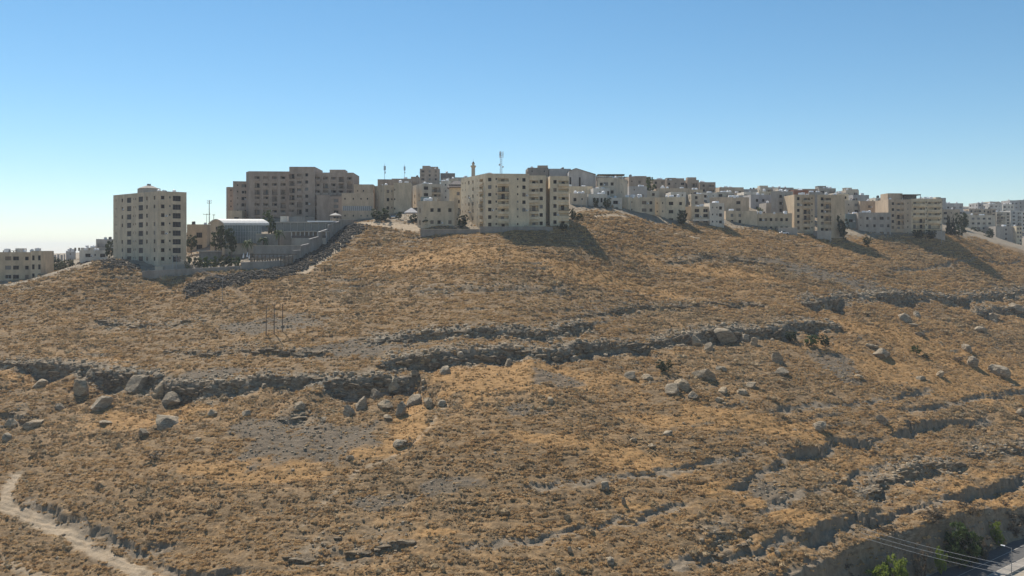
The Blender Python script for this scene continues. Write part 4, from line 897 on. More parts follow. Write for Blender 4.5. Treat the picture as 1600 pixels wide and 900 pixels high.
 ('apartment_house', 'tan six storey block with a dark pergola penthouse at right', 1386, 1388, 1424, 311.5, 370, 455, 4, 6, 'rose', dict(dep=14, rc=[(.2, 'w'), (.5, ('b', 4.2)), (.85, 's')], lc=[])),
 ('apartment_block', 'five storey block with long cream balcony bands near the cypresses', 1423, 1424, 1472.5, 310.5, 366, 456, 2, 6, 'cream', dict(dep=15, rc=[(.24, ('b', 6.4)), (.48, 's'), (.72, ('b', 6.4)), (.95, 's')], lc=[], balc=0)),
 ('apartment_house', 'far pale block right of the balcony band block', 1474, 1476, 1505, 317.5, 345, 660, 4, 3, 'grey', dict(dep=14)),
 ('apartment_house', 'low long block with two rows of dark windows at far right', 1508, 1512, 1555, 336, 368, 640, 4, 4, 'pale', dict(dep=14, rc=[(.2, 'W'), (.4, 'W'), (.6, 'W'), (.8, 'W')])),
 ('apartment_house', 'blank grey block on the slope at far right', 1553, 1556, 1588, 353.5, 384, 625, 2, 4, 'conc', dict(dep=14, rc=[(.5, 'w')], lc=[])),
 ('apartment_house', 'narrow beige block of square windows at the right edge', 1587, 1588, 1597, 353, 386, 622, 3, 5, 'cream', dict(dep=12, rc=[(.3, 'w'), (.75, 'w')])),
 ('apartment_house', 'beige low block above the dark windowed block at far right', 1510, 1514, 1556, 326, 345, 700, 4, 3, 'rose', dict(dep=14)),
 ('apartment_house', 'tall grey block at the left of the far right hillside quarter', 1526, 1528, 1546, 317, 345, 790, 4, 5, 'grey', dict(dep=14, balc=.4)),
 ('apartment_house', 'bluish white block in the middle of the far quarter', 1544, 1546, 1566, 318, 350, 780, 4, 5, 'bluewhite', dict(dep=14, balc=.3)),
 ('apartment_house', 'pale front block in the middle of the far quarter', 1554, 1557, 1578, 331, 356, 720, 4, 5, 'pale', dict(dep=14, balc=.3)),
 ('apartment_house', 'white balconied block right of the pale front block in the far quarter', 1577, 1579, 1596, 329, 358, 725, 4, 5, 'bluewhite', dict(dep=14, balc=.4)),
 ('apartment_house', 'white block at the right edge above the narrow beige block', 1594, 1596, 1618, 330, 360, 735, 4, 5, 'white', dict(dep=14, balc=.4)),
 ('apartment_house', 'upper white block in the far quarter below the skyline', 1565, 1567, 1585, 319, 345, 800, 4, 4, 'white', dict(dep=14)),
 ('apartment_house', 'grey skyline block with a dark slot in the far quarter', 1576, 1578, 1592, 313, 340, 860, 4, 4, 'grey', dict(dep=14)),
 ('apartment_house', 'skyline block at the right edge of the photo', 1590, 1592, 1615, 312.5, 338, 870, 4, 4, 'conc', dict(dep=14)),
 ('apartment_house', 'hazy skyline block second from the left in the far quarter', 1545, 1547, 1562, 315, 335, 880, 4, 4, 'pale', dict(dep=14)),
 ('apartment_house', 'hazy skyline block in the middle of the far quarter', 1560, 1562, 1577, 316, 335, 885, 4, 4, 'conc', dict(dep=14)),
 ('apartment_house', 'white house stepping down beside the second row terraces', 1140, 1143, 1172, 305, 330, 500, 4, 2, 'bluewhite', dict(dep=12)),
 ('apartment_house', 'pale house between the skyline blocks and the pale high block', 1305, 1308, 1325, 301, 330, 520, 4, 3, 'white', dict(dep=12)),
 ('house', 'low pale house seen over the balconied block and the narrow block', 1262, 1264, 1285, 300, 330, 470, 4, 3, 'conc', dict(dep=10, rc=[])),
 ('house', 'grey house on the skyline left of the beige skyline block', 1112, 1114, 1126, 293, 312, 570, 4, 2, 'grey', dict(dep=12)),
 ('house', 'small brown house between brown terrace and grey beige house', 1060, 1062, 1098, 296, 318, 480, 4, 2, 'tan', dict(dep=12)),
 ('apartment_house', 'pale block filling the gap behind the house on pilotis', 1078, 1080, 1100, 303, 330, 440, 4, 3, 'pale', dict(dep=12)),
 ('apartment_house', 'rose beige block on the third row over the big beige house', 1130, 1132, 1160, 301, 320, 520, 4, 3, 'rose', dict(dep=12, balc=.5)),
 ('apartment_house', 'white block on the third row left of the grey three windowed block', 1160, 1162, 1184, 300, 322, 505, 4, 3, 'white', dict(dep=12, balc=.4)),
 ('apartment_house', 'cream block on the third row behind the tall grey block', 1184, 1186, 1208, 299, 325, 510, 4, 4, 'cream', dict(dep=12, balc=.4)),
 ('apartment_house', 'pale skyline block left of the dark skyline block', 1214, 1216, 1240, 293, 318, 550, 4, 3, 'conc', dict(dep=12)),
 ('apartment_house', 'low tan skyline block right of the pale skyline block', 1236, 1238, 1256, 295, 318, 556, 4, 3, 'tan', dict(dep=12)),
 ('apartment_house', 'cream block between the rounded stair head and the pale high block', 1303, 1305, 1326, 303, 338, 500, 4, 4, 'cream', dict(dep=12, balc=.4)),
 ('apartment_house', 'grey block behind the green grey workshop', 1316, 1319, 1343, 313, 345, 480, 4, 3, 'pale', dict(dep=12, balc=.4)),
 ('apartment_house', 'white block on the skyline right of the low skyline house', 1366, 1368, 1390, 309, 332, 530, 4, 3, 'white', dict(dep=12)),
 ('apartment_house', 'pale block on the skyline right of the tan pergola penthouse block', 1440, 1442, 1478, 309, 330, 560, 4, 3, 'grey', dict(dep=12)),
 ('apartment_house', 'tan block low behind the cypresses', 1472, 1474, 1500, 327, 354, 560, 4, 3, 'rose', dict(dep=12, balc=.4)),
 ('house', 'pale house behind the round leafy tree at right', 1494, 1496, 1516, 334, 356, 600, 4, 3, 'pale', dict(dep=12)),
 ('apartment_house', 'hazy low skyline block left in the far right gap', 1503, 1505, 1530, 324, 342, 820, 4, 3, 'grey', dict(dep=12)),
 ('house', 'white house between the arched house and the few windowed house', 949, 951, 972, 309, 333, 392, 4, 2, 'white', dict(dep=10, lc=[])),
 ('apartment_house', 'pale block below the brown skyline houses in the second row', 1005, 1008, 1030, 298, 316, 432, 4, 2, 'pale', dict(dep=12)),
 ('apartment_house', 'white house right of the grey plaster house', 1046, 1048, 1072, 300, 318, 436, 4, 2, 'white', dict(dep=10)),
 ('apartment_house', 'pale skyline block between the hilltop cluster and the minaret', 704, 706, 736, 277, 300, 520, 4, 2, 'conc', dict(dep=12)),
 ('apartment_house', 'cream block over the hip roofed house', 690, 692, 716, 279, 300, 470, 4, 2, 'pale', dict(dep=12)),
 ('apartment_house', 'brown skyline block right of the gabled hall', 930, 932, 985, 276, 300, 520, 4, 2, 'brown', dict(dep=12)),
 ('house', 'hazy grey house low at the far right behind the round tree', 1500, 1503, 1516, 330, 352, 680, 4, 3, 'grey', dict(dep=12)),
]
BR = {}
for k, (nm, lab, xa, xc, xb, yt, yb, D, yaw, fl, key, kw) in enumerate(HOUSES):
    kw = dict(kw); kw.setdefault('seed', 100 + k)
    if xc - xa <= 4 and 'yawL' not in kw: xa = xc; 
    i0 = len(ROOFS); root = building(nm, lab, xa, xc, xb, yt, yb, D, yaw, fl, key, **kw); BR[lab] = (root, i0)
print('houses', NWIN[0], 'windows', len(bpy.data.objects), round(time.time() - T0, 1))
def rb(sub): return next(v for k, v in BR.items() if sub in k)

def top_box(root, x0, x1, y0, y1, D, dep, key, name='penthouse', m=None):
    a = PX(x0, y1, D) - root.location; b = PX(x1, y0, D) - root.location; mb = MB(); mb.abox(a.x, b.x, a.y, a.y + dep, a.z, b.z); return mb.build(name, [m or wall_mat(key)], root)
def slab_roof(root, x0, x1, y, D, dep, th, m, name, posts=True, h=2.4):
    a = PX(x0, y, D) - root.location; b = PX(x1, y, D) - root.location; mb = MB(); mb.abox(a.x, b.x, a.y, a.y + dep, a.z - th, a.z)
    if posts:
        for x in np.linspace(a.x + .2, b.x - .2, 4):
            for yy in (a.y + .2, a.y + dep - .2): mb.abox(x - .1, x + .1, yy - .1, yy + .1, a.z - th - h, a.z - th)
    return mb.build(name, [m], root)
# roof features
r = rb('beige two storey villa')[0]; slab_roof(r, 4, 22, 391.5, 338, 5, .18, m_wood, 'roof_pergola', True, 1.6); top_box(r, 24, 33, 388, 394, 340, 4, 'white', 'stair_hut')
r = rb('dark hipped roof')[0]
a = PX(700, 293, 383) - r.location; b = PX(722.5, 293, 383) - r.location; z2 = (PX(710, 282.5, 386) - r.location).z; mb = MB()
e = [Vector((a.x - .6, a.y - .6, a.z)), Vector((b.x + .6, a.y - .6, a.z)), Vector((b.x + .6, a.y + 12, a.z)), Vector((a.x - .6, a.y + 12, a.z))]; t = [Vector(((a.x * .65 + b.x * .35), a.y + 5, z2)), Vector(((a.x * .2 + b.x * .8), a.y + 5, z2))]
mb.quad(e[0], e[1], t[1], t[0]); mb.quad(e[2], e[3], t[0], t[1]); mb.quad(e[1], e[2], t[1], t[1]); mb.quad(e[3], e[0], t[0], t[0]); mb.quad(e[3], e[2], e[1], e[0])
mb.build('hipped_roof', [flat_mat('dark_roof_tile', (.14, .12, .115), .8)], r); slab_roof(r, 701, 722, 288, 382.2, 1.0, .7, m_rail, 'eave_band', False)
r = rb('dark pergola penthouse')[0]; top_box(r, 1387, 1410, 302, 312, 459, 9, 'rose'); slab_roof(r, 1408, 1439, 303.5, 458, 9, .5, m_wood, 'roof_pergola', True, 2.6); top_box(r, 1413, 1432, 305, 312, 462, 6, 'dark', 'roof_room')
for lab, x0, x1, y0, y1, D in (('far hilltop cluster left' if False else 'dark tall block cluster', 660, 672, 259, 265, 604), ('dark tall block cluster', 674, 684, 260.5, 265, 606), ('dark grey flat block', 840, 856, 258.5, 264, 432), ('tall white house with a blank', 936, 976, 272, 274, 402), ('brown block with a raised', 1074, 1088, 277, 282, 526), ('long brown terrace', 1052, 1069, 278.5, 283, 524), ('wide pale skyline', 1187, 1200, 290, 294, 562), ('small beige two storey', 657, 673, 307.5, 314.5, 354), ('small beige two storey', 678, 683, 309, 315, 353), ('tall grey plastered', 1216, 1224, 295.5, 299.5, 446), ('pale high block', 1330, 1341, 295.5, 298, 547), ('five storey block with long', 1462, 1470, 308, 312, 462), ('brown flat house on the skyline', 990, 1010, 275, 277, 473)):
    r = rb(lab)[0]; top_box(r, x0, x1, y0, y1, D, 5, 'teal' if 'small beige' in lab and x0 == 657 else 'brown' if 'brown' in lab or 'dark' in lab else 'pale', 'roof_room')
slab_roof(rb('tall white house with a blank')[0], 934, 976, 272, 400, 9, .35, m_rail, 'roof_canopy', True, 2.0)
# house on pilotis
r = rb('open pilotis')[0]
a = PX(1083, 346, 399.5) - r.location; b = PX(1109, 337, 399.5) - r.location; mb = MB(); mb.abox(a.x, b.x, a.y - .1, a.y + 1.2, a.z + .2, a.z + 1.2); mb.build('balcony', [wall_mat('white')], r)
# gabled grey hall on the skyline
gh = empty('gabled_hall', PX(876, 300, 420), 'grey gabled hall with two tall dark slots on the skyline', 'hall', GRP)
a = PX(889, 293, 420) - gh.location; b = PX(931, 293, 420) - gh.location; zr = (PX(900, 263.5, 420) - gh.location).z; ze = (PX(931, 273, 420) - gh.location).z; z0 = a.z - 6; xr = a.x + (b.x - a.x) * .26; zl = zr - 1.2
mb = MB(); d = Vector((0, 14, 0)); p = [Vector((a.x, a.y, z0)), Vector((b.x, a.y, z0)), Vector((b.x, a.y, ze)), Vector((xr, a.y, zr)), Vector((a.x, a.y, zl))]
i = len(mb.v); mb.v += [tuple(q) for q in p]; mb.f.append((i, i + 1, i + 2, i + 3, i + 4)); mb.m.append(0)
mb.quad(p[1], p[1] + d, p[2] + d, p[2]); mb.quad(p[0] + d, p[0], p[4], p[4] + d); mb.quad(p[1] + d, p[0] + d, p[4] + d, p[2] + d); mb.build('wall', [wall_mat('grey')], gh)
mb = MB(); up = Vector((0, 0, .25)); f_ = Vector((0, -.5, 0))
for s, e in ((3, 2), (4, 3)): mb.quad(p[s] + f_ + up, p[e] + f_ + up, p[e] + d + up, p[s] + d + up); mb.quad(p[s] + f_, p[e] + f_, p[e] + f_ + up, p[s] + f_ + up)
mb.build('roof', [flat_mat('grey_roof_sheet', (.17, .16, .155), .7)], gh)
for fx in (.02, .37):
    mb = MB(); x = a.x + (b.x - a.x) * fx + .4; mb.abox(x - .4, x + .4, a.y - .06, a.y + .1, a.z + .5, ze - 1.2); mb.build('slot_window', [m_glass], gh)
# red pantile strip under the skyline
def add_tanks(sub, n, what='white water tank'):
    lab = next(k for k in BR if sub in k); root, i = BR[lab]
    short = {'apartment_house': 'block', 'house': 'house'}.get(root.name.split('.')[0], root.name.split('.')[0].replace('_', ' '))
    tanks_label = f'{what} on the roof of the {TL.get(sub, sub)}'
    r_, c, a, b, R = ROOFS[i]
    for k in range(n):
        p = c + a * R.uniform(-.85, .85) + b * R.uniform(-.95, .1)
        o = link('water_tank', TANK[R.randrange(4)] if 'white' not in what else TANK[R.randrange(3)], None, p, R.uniform(0, 3.1), R.uniform(.9, 1.2)); tag(o, tanks_label, 'water tank', 'tanks on the roof of the ' + TL.get(sub, sub)[:60])
TL = {'white four storey': 'white four storey apartment building', 'small beige two storey': 'small beige house by the central block', 'bright white three storey': 'bright white three storey house', 'tall grey plastered': 'tall grey plastered block', 'long low two storey': 'long low building with square windows', 'six storey block with stacked': 'block with stacked balconies', 'narrow six storey': 'narrow six storey block', 'five storey block with long': 'block with cream balcony bands', 'beige house with three windows': 'beige house with three windows', 'front house with rows': 'front house with small windows',
 'tall white house with a blank': 'tall white house with a roof canopy', 'white two storey house': 'white house right of the central block', 'low white house with rebar': 'low white house beside the apartment tower', 'white terrace with many': 'white terrace with many balconies', 'big beige house with a terrace': 'big beige house with a terrace', 'low long block with two rows': 'dark windowed block at far right', 'grey skyline block with a rounded': 'skyline block with rounded stair head', 'brown stone house': 'brown skyline house by the green tree', 'wide pale skyline': 'wide pale skyline block', 'grey block with three': 'grey block with three windows', 'blank beige gable': 'blank beige gable house', 'beige skyline block over': 'beige skyline block', 'upper white block': 'upper white block in the far quarter', 'tan six storey': 'tan block with the pergola penthouse', 'far pale block': 'far pale block by the cypresses', 'house on open pilotis': 'house on open pilotis', 'pale front block': 'pale front block in the far quarter', 'bluish white block': 'bluish white block in the far quarter',
 'wide grey beige house': 'wide grey beige house', 'few windows': 'low beige house above the track', 'white balcony panels': 'beige house with white balcony panels'}
for sub, n in (('white four storey', 5), ('small beige two storey', 4), ('few windows', 4), ('white balcony panels', 3), ('bright white three storey', 3), ('wide grey beige house', 4), ('tall grey plastered', 3), ('long low two storey', 4), ('six storey block with stacked', 3), ('narrow six storey', 3), ('five storey block with long', 4), ('beige house with three windows', 3), ('front house with rows', 3), ('tall white house with a blank', 5), ('white two storey house', 4), ('low white house with rebar', 2), ('white terrace with many', 4), ('big beige house with a terrace', 3), ('low long block with two rows', 3), ('grey skyline block with a rounded', 3), ('brown stone house', 2), ('wide pale skyline', 3), ('pale front block', 3), ('grey block with three', 3), ('blank beige gable', 2), ('dark grey flat block', 2), ('beige skyline block over', 3), ('bluish white block', 3), ('upper white block', 3), ('skyline block at the right edge', 3), ('tan six storey', 2), ('far pale block', 3), ('house on open pilotis', 3), ('grey plaster house', 3)):
    add_tanks(sub, n)
DONE_T = set(TL)
for lab, (root, i) in list(BR.items()):
    if any(sub in lab for sub in ('white four storey', 'small beige two storey', 'few windows', 'white balcony panels', 'bright white three', 'wide grey beige', 'tall grey plastered', 'long low two', 'six storey block with stacked', 'narrow six', 'five storey block with long', 'beige house with three windows', 'front house with rows', 'tall white house with a blank', 'white two storey house', 'low white house with rebar', 'white terrace with many', 'big beige house with a terrace', 'low long block with two', 'rounded', 'brown stone house', 'wide pale skyline', 'pale front block', 'grey block with three', 'blank beige gable', 'dark grey flat', 'beige skyline block over', 'bluish white', 'upper white block', 'skyline block at the right edge', 'tan six', 'far pale', 'house on open', 'grey plaster house', 'hipped', 'annex', 'garden wall')): continue
    r_, c, a, b, R = ROOFS[i]; short = ' '.join(lab.split()[:9])
    for w_ in ('the', 'a', 'of', 'at', 'with', 'to', 'in', 'on', 'over', 'behind', 'and', 'right', 'left', 'beside', 'between', 'below'):
        while short.split()[-1] == w_: short = ' '.join(short.split()[:-1])
    for k in range(R.choice([1, 2, 2, 3])):
        p = c + a * R.uniform(-.85, .85) + b * R.uniform(-.95, .1); dsh = R.random() < .25
        tag(link('satellite_dish' if dsh else 'water_tank', DISH if dsh else TANK[R.randrange(4)], None, p, R.uniform(-.4, .4), R.uniform(.9, 1.25)), ('dish' if dsh else 'tank') + ' on top of the ' + short, 'satellite dish' if dsh else 'water tank', ('dishes' if dsh else 'tanks') + ' on top of the ' + short)
def roof_thing(nm, mesh, i, lab, cat, n=1, grp=None, sc=1.0):
    root, c, a, b, R = ROOFS[i]
    for k in range(n): tag(link(nm, mesh, None, c + a * R.uniform(-.8, .8) + b * R.uniform(-.9, 0), R.uniform(-.4, .4), sc), lab, cat, grp)
roof_thing('water_tank', TANK[0], 0, 'small white tank on the parapet roof of the lone apartment tower', 'water tank', 3, 'tanks on the apartment tower'); roof_thing('satellite_dish', DISH, 0, 'satellite dish on the roof of the lone apartment tower', 'satellite dish', 2, 'dishes on the apartment tower')
roof_thing('water_tank', TANK[2], 1, 'white box tank on the roof of the cream central block', 'water tank', 4, 'tanks on the central block'); roof_thing('satellite_dish', DISH, 1, 'satellite dish on the roof of the cream central block', 'satellite dish', 3, 'dishes on the central block')
for sub, lab in (('narrow six storey', 'satellite dish on the narrow six storey block'), ('front house with rows', 'satellite dish on the small windowed front house'), ('few windows', 'satellite dish on the low beige house above the track'), ('white two storey house', 'satellite dish on the white house right of the central block')):
    roof_thing('satellite_dish', DISH, rb(sub)[1], lab, 'satellite dish')
# ------------------------------------------------------------------ vegetation
def leaf_mat(name, lo, hi, tr=0.3):
    m, nt, b = new_mat(name); g = G(nt)
    c = g.ramp(g.noise(g.geo(), 0.9, 4, 0.7), [(0.3, lo), (0.7, hi)]); g.put(b.inputs['Base Color'], c); b.inputs['Roughness'].default_value = .6
    t = g.n.new('ShaderNodeBsdfTranslucent'); g.put(t.inputs[0], c); mx = g.n.new('ShaderNodeMixShader'); mx.inputs[0].default_value = tr
    out = [n for n in nt.nodes if n.type == 'OUTPUT_MATERIAL'][0]; nt.links.new(b.outputs[0], mx.inputs[1]); nt.links.new(t.outputs[0], mx.inputs[2]); nt.links.new(mx.outputs[0], out.inputs[0]); return m
m_leaf = leaf_mat('leaf_dark_green', (.018, .030, .012), (.055, .075, .028)); m_leafb = leaf_mat('leaf_bright_green', (.14, .19, .03), (.28, .33, .06), .45)
m_leafo = leaf_mat('leaf_olive', (.045, .055, .03), (.11, .12, .065)); m_leafc = leaf_mat('leaf_cypress', (.010, .016, .010), (.030, .040, .022), .1)
m_leafm = leaf_mat('leaf_green', (.04, .065, .02), (.10, .14, .04)); m_bark = flat_mat('bark', (.10, .075, .055), .9); m_twig = leaf_mat('dry_twigs', (.09, .07, .05), (.20, .155, .10), .2)
def crown_mesh(name, seed, mat, shape='round', nclump=46, per=26, leaf=.11, loose=.22):
    """leaf faces spread in clumps through a unit crown (x,y in -1..1, z 0..2)"""
    R = np.random.RandomState(seed); V = []; Fc = []
    for k in range(nclump):
        while True:
            p = R.uniform(-1, 1, 3)
            if shape == 'cone':
                z = (p[2] + 1) / 2; rad = (1 - z) ** .75 * 1.0 + .04
                if np.hypot(p[0], p[1]) < rad: break
            else:
                lim = 1 + .30 * math.sin(3 * math.atan2(p[1], p[0]) + seed) * (0.6 + 0.4 * p[2])
                if .25 < np.linalg.norm(p) < lim * .92: break
        rc = loose * R.uniform(.7, 1.35)
        for q in range(per):
            d = R.normal(size=3); d /= np.linalg.norm(d); c = p + d * rc * R.uniform(.3, 1) * np.array([1, 1, .75]); s = leaf * R.uniform(.6, 1.3)
            a = R.normal(size=3); a /= np.linalg.norm(a); b_ = np.cross(a, R.normal(size=3)); b_ /= np.linalg.norm(b_) + 1e-6; i = len(V); c = c + [0, 0, 1]
            V += [c - a * s, c + b_ * s * .55, c + a * s, c - b_ * s * .55]; Fc.append((i, i + 1, i + 2, i + 3))
    return mesh_from(name, V, Fc, mat)
def trunk_mesh(seed, h=1.0, r=.08, limbs=5, top=1.2):
    R = random.Random(seed); mb = MB(); p = Vector((0, 0, -.3)); q = Vector((R.uniform(-.06, .06), R.uniform(-.06, .06), h)); mb.tube(p, q, r, r * .7, 7)
    for k in range(limbs):
        a = 6.283 * k / limbs + R.uniform(-.4, .4); e = q + Vector((math.cos(a) * .5, math.sin(a) * .5, R.uniform(.4, .8) * top)); s = p.lerp(q, R.uniform(.75, 1)); mb.tube(s, e, r * .45, r * .12, 5)
    return mb.mesh('trunk', [m_bark])
CR = dict(dark=[crown_mesh('crown', k, m_leaf) for k in (1, 2, 3)], bright=[crown_mesh('crown', k, m_leafb, loose=.26) for k in (11, 12)], olive=[crown_mesh('crown', k, m_leafo) for k in (21, 22)], green=[crown_mesh('crown', k, m_leafm) for k in (31, 32)],
          cypress=[crown_mesh('crown', k, m_leafc, 'cone', 60, 26, .12, .2) for k in (41, 42)], twig=[crown_mesh('crown', 51, m_twig, nclump=30, per=18)])
TR = [trunk_mesh(k) for k in range(3)]
def palm_mesh(seed):
    R = random.Random(seed); V = []; Fc = []
    for k in range(22):
        a = R.uniform(0, 6.283); L = R.uniform(.8, 1.1); up = R.uniform(.1, .9); prev = None
        side = Vector((-math.sin(a), math.cos(a), 0))
        for s in range(6):
            t = s / 5; r = L * t; z = up * t * 1.3 - 1.15 * t * t * L; c = Vector((math.cos(a) * r, math.sin(a) * r, z)); w = .16 * (1 - t) ** .6 * (t * 4 + .25 if t < .19 else 1); i = len(V)
            V += [c - side * w + Vector((0, 0, -.05)), c, c + side * w + Vector((0, 0, -.05))]
            if prev is not None: Fc += [(prev, prev + 1, i + 1, i), (prev + 1, prev + 2, i + 2, i + 1)]
            prev = i
    return mesh_from('crown', V, Fc, m_leafm)
PALM = [palm_mesh(k) for k in (1, 2, 3)]
NT = [0]
def tree(name, label, x, yt, yb, w, D=None, kind='dark', cat='tree', trunk=.25, group=None):
    """x, top and foot in photo pixels, w = crown width in pixels"""
    NT[0] += 1; k = NT[0]
    p = at3(x, yb) if D is None else PX(x, yb, D)
    s = p.y / F; h = (yb - yt) * s; gz_ = ground(p.x, p.y); dz_ = min(max(p.z - gz_, 0), 4.0); p.z -= dz_; h += dz_; r = w * s / 2; root = empty(name, p, label, cat, group, (k * 1.7) % 6.28)
    if kind == 'palm':
        mb = MB(); mb.tube((0, 0, -.3), (.1, 0, h * .68), .28, .2, 7); mb.build('trunk', [m_bark], root); link('crown', PALM[k % 3], root, (.1, 0, h * .68), None, (r, r, h * .36)); return root
    ht = h * trunk
    link('trunk', TR[k % 3], root, None, None, (r * .9, r * .9, max(ht + h * .25, .4))); cs = CR[kind]
    link('crown', cs[k % len(cs)], root, (0, 0, ht), None, (r, r * .9, (h - ht) / 2)); return root
TG = 'trees and bushes on the ridge'
tree('garden_tree', 'dark broad tree between the left villa and the white house', 84, 402, 428, 34, 362, 'dark', group=TG)
tree('garden_tree', 'olive grey bush right of the broad tree in the gap at left', 99, 409, 424, 15, 350, 'olive', 'bush', .1, TG)
tree('garden_tree', 'small dark tree against the left villa wall', 63, 396, 424, 9, 345, 'dark', group=TG)
tree('garden_tree', 'dark shrub below the broad tree at left', 71, 412, 428, 18, 347, 'dark', 'bush', .1, TG)
tree('garden_tree', 'wide dark tree group edge right of the left villa roof', 74, 406, 430, 22, 356, 'green', group=TG)
tree('garden_tree', 'olive tree in front of the pale low house at left', 108, 404, 424, 18, 366, 'olive', group=TG)
tree('garden_tree', 'dark tree low in the gap left of the white house', 92, 412, 430, 20, 352, 'dark', group=TG, trunk=.1)
tree('garden_tree', 'dark tall tree in front of the grey house beside the tower', 171, 376, 404, 16, 372, 'dark', group=TG)
tree('garden_tree', 'dark tree leaning at the right foot of the apartment tower', 299, 366, 396, 20, 356, 'dark', group=TG)
tree('garden_tree', 'big dark round tree in front of the barrel roofed hall', 345, 353, 397, 34, 338, 'dark', group=TG, trunk=.28)
tree('garden_tree', 'lower dark tree right of the big round tree', 362, 362, 396, 18, 340, 'dark', group=TG)
for x, yt, yb, w, lab in ((387, 366, 392, 20, 'palm under the glass wall of the hall'), (412, 361, 389, 20, 'palm at the right corner of the hall'), (436, 350, 376, 18, 'bright palm in front of the glass pavilion')): tree('palm_tree', lab, x, yt, yb, w, 341, 'palm', 'palm', group=TG)
tree('garden_tree', 'green tree between the hall roof and the hotel', 419, 327, 352, 16, 380, 'green', group=TG)
tree('garden_tree', 'dark bush right of the hall roof', 426, 344, 366, 14, 360, 'dark', 'bush', .1, TG)
for k, (x, w, kd) in enumerate(((296, 18, 'green'), (309, 16, 'olive'), (321, 17, 'green'), (334, 16, 'green'), (347, 18, 'olive'), (359, 15, 'dark'), (370, 14, 'green'))):
    tree('garden_shrub', ['first green shrub of the hedge, nearest the tower', 'olive shrub second in the hedge behind the long wall', 'third shrub in the hedge, green, below the white awning', 'fourth shrub in the hedge below the big round tree', 'olive fifth shrub in the hedge behind the long wall', 'dark sixth shrub in the hedge behind the long wall', 'last green shrub of the hedge, at the wall step'][k], x, 400, 417, w, 319, kd, 'shrub', .05, 'hedge shrubs behind the long wall')
tree('garden_tree', 'big dark bush on the bare ridge beside the gallery block', 595, 325, 349, 32, 366, 'dark', 'bush', .08, TG)
tree('garden_tree', 'dark green bush left of the small beige house', 647, 334, 350, 17, 361, 'dark', 'bush', .05, TG)
tree('garden_tree', 'grey olive bush in front of the small beige house', 666, 338, 354, 16, 352, 'olive', 'bush', .05, TG)
tree('garden_tree', 'dark tree between the small beige house and the central block', 722, 333, 357, 20, 349, 'dark', group=TG, trunk=.1)
tree('garden_tree', 'small dark plant beside the tent roof', 623, 331, 341, 12, 368, 'dark', 'bush', .05, TG)
tree('garden_tree', 'dark leaning tree at the right foot of the central block', 894, 326, 346, 13, 362, 'dark', group=TG, trunk=.1)
tree('garden_tree', 'dark spreading bush right of the central block', 904, 332, 350, 17, 363, 'dark', 'bush', .05, TG)
tree('garden_tree', 'dark low bush on the shaded bank below the central block', 878, 349, 363, 18, 345, 'dark', 'bush', .05, TG)
tree('garden_tree', 'dark tree in front of the arched white house', 931, 309, 330, 9, 383, 'dark', group=TG)
tree('garden_tree', 'second dark tree at the arched white house', 948, 308, 332, 14, 382, 'dark', group=TG)
tree('garden_tree', 'green tree on the skyline among brown houses', 1016, 277, 298, 18, 452, 'green', group=TG)
tree('garden_tree', 'dark tree under the houses right of the beige balcony panels', 1066, 328, 356, 18, 393, 'dark', group=TG, trunk=.15)
tree('garden_tree', 'green tree on the terrace below the grey block', 1187, 324, 336, 14, 440, 'green', group=TG)
tree('garden_tree', 'dark tree right of the narrow six storey block', 1312, 334, 360, 20, 428, 'dark', group=TG, trunk=.15)
tree('garden_tree', 'dark bush beneath the tree right of the narrow six storey block', 1318, 346, 361, 17, 424, 'dark', 'bush', .05, TG)
tree('garden_tree', 'dark bush on the slope below the front house at right', 1355, 369, 383, 15, 420, 'dark', 'bush', .05, TG)
tree('cypress_tree', 'taller dark cypress beside the balcony band block', 1482, 332, 361, 9, 470, 'cypress', 'cypress', .06, 'cypresses')
tree('cypress_tree', 'smaller dark cypress just right of the taller one', 1489, 336, 361, 9, 472, 'cypress', 'cypress', .06, 'cypresses')
tree('garden_tree', 'round leafy tree right of the cypresses', 1503, 331, 360, 21, 480, 'dark', group=TG, trunk=.3)
tree('garden_tree', 'low dark hedge bush under the round leafy tree', 1498, 352, 365, 22, 475, 'dark', 'bush', .05, TG)
tree('garden_tree', 'dark bush left below the balcony band block', 1434, 359, 369, 18, 450, 'dark', 'bush', .05, TG)
tree('garden_tree', 'dark bush right below the balcony band block', 1455, 359, 369, 18, 450, 'dark', 'bush', .05, TG)
tree('garden_tree', 'dark bush in front of the dark windowed block at far right', 1545, 357, 374, 18, 560, 'dark', 'bush', .05, TG)
tree('garden_tree', 'small bush left of the dark windowed block at far right', 1524, 355, 368, 14, 580, 'dark', 'bush', .05, TG)
HG = 'bushes on the hillside'
tree('hillside_bush', 'dark green bush on the slope left of the central rock pair', 1038, 562, 582, 28, None, 'dark', 'bush', .05, HG)
tree('hillside_bush', 'green bush growing in the bouldery ledge', 1268, 522, 541, 26, None, 'green', 'bush', .05, HG)
tree('hillside_bush', 'dark small tree at the right end of the bouldery ledge', 1289, 524, 545, 18, None, 'dark', 'bush', .2, HG)
tree('hillside_bush', 'dark bush at the left end of the bouldery ledge', 1236, 518, 534, 20, None, 'dark', 'bush', .05, HG)
tree('hillside_bush', 'small round bush on orange grass at right', 1432, 540, 554, 16, None, 'green', 'bush', .05, HG)
tree('hillside_bush', 'dark bush beside the rock left of the brown ridged boulder', 1448, 552, 560, 18, None, 'dark', 'bush', .05, HG)
tree('hillside_bush', 'grey dry bush on bare ground below the round bush', 1498, 555, 566, 22, None, 'twig', 'bush', .05, HG)
for k, (x, y, w) in enumerate(((640, 697, 20), (640, 700, 0), (240, 716, 30))):
    if w: tree('hillside_bush', ['dry twiggy bush beside the footpath', '', 'dry grey bush left on the lower slope'][k], x, y - 12, y, w, None, 'twig', 'bush', .05, HG)
RG = 'roadside bushes'
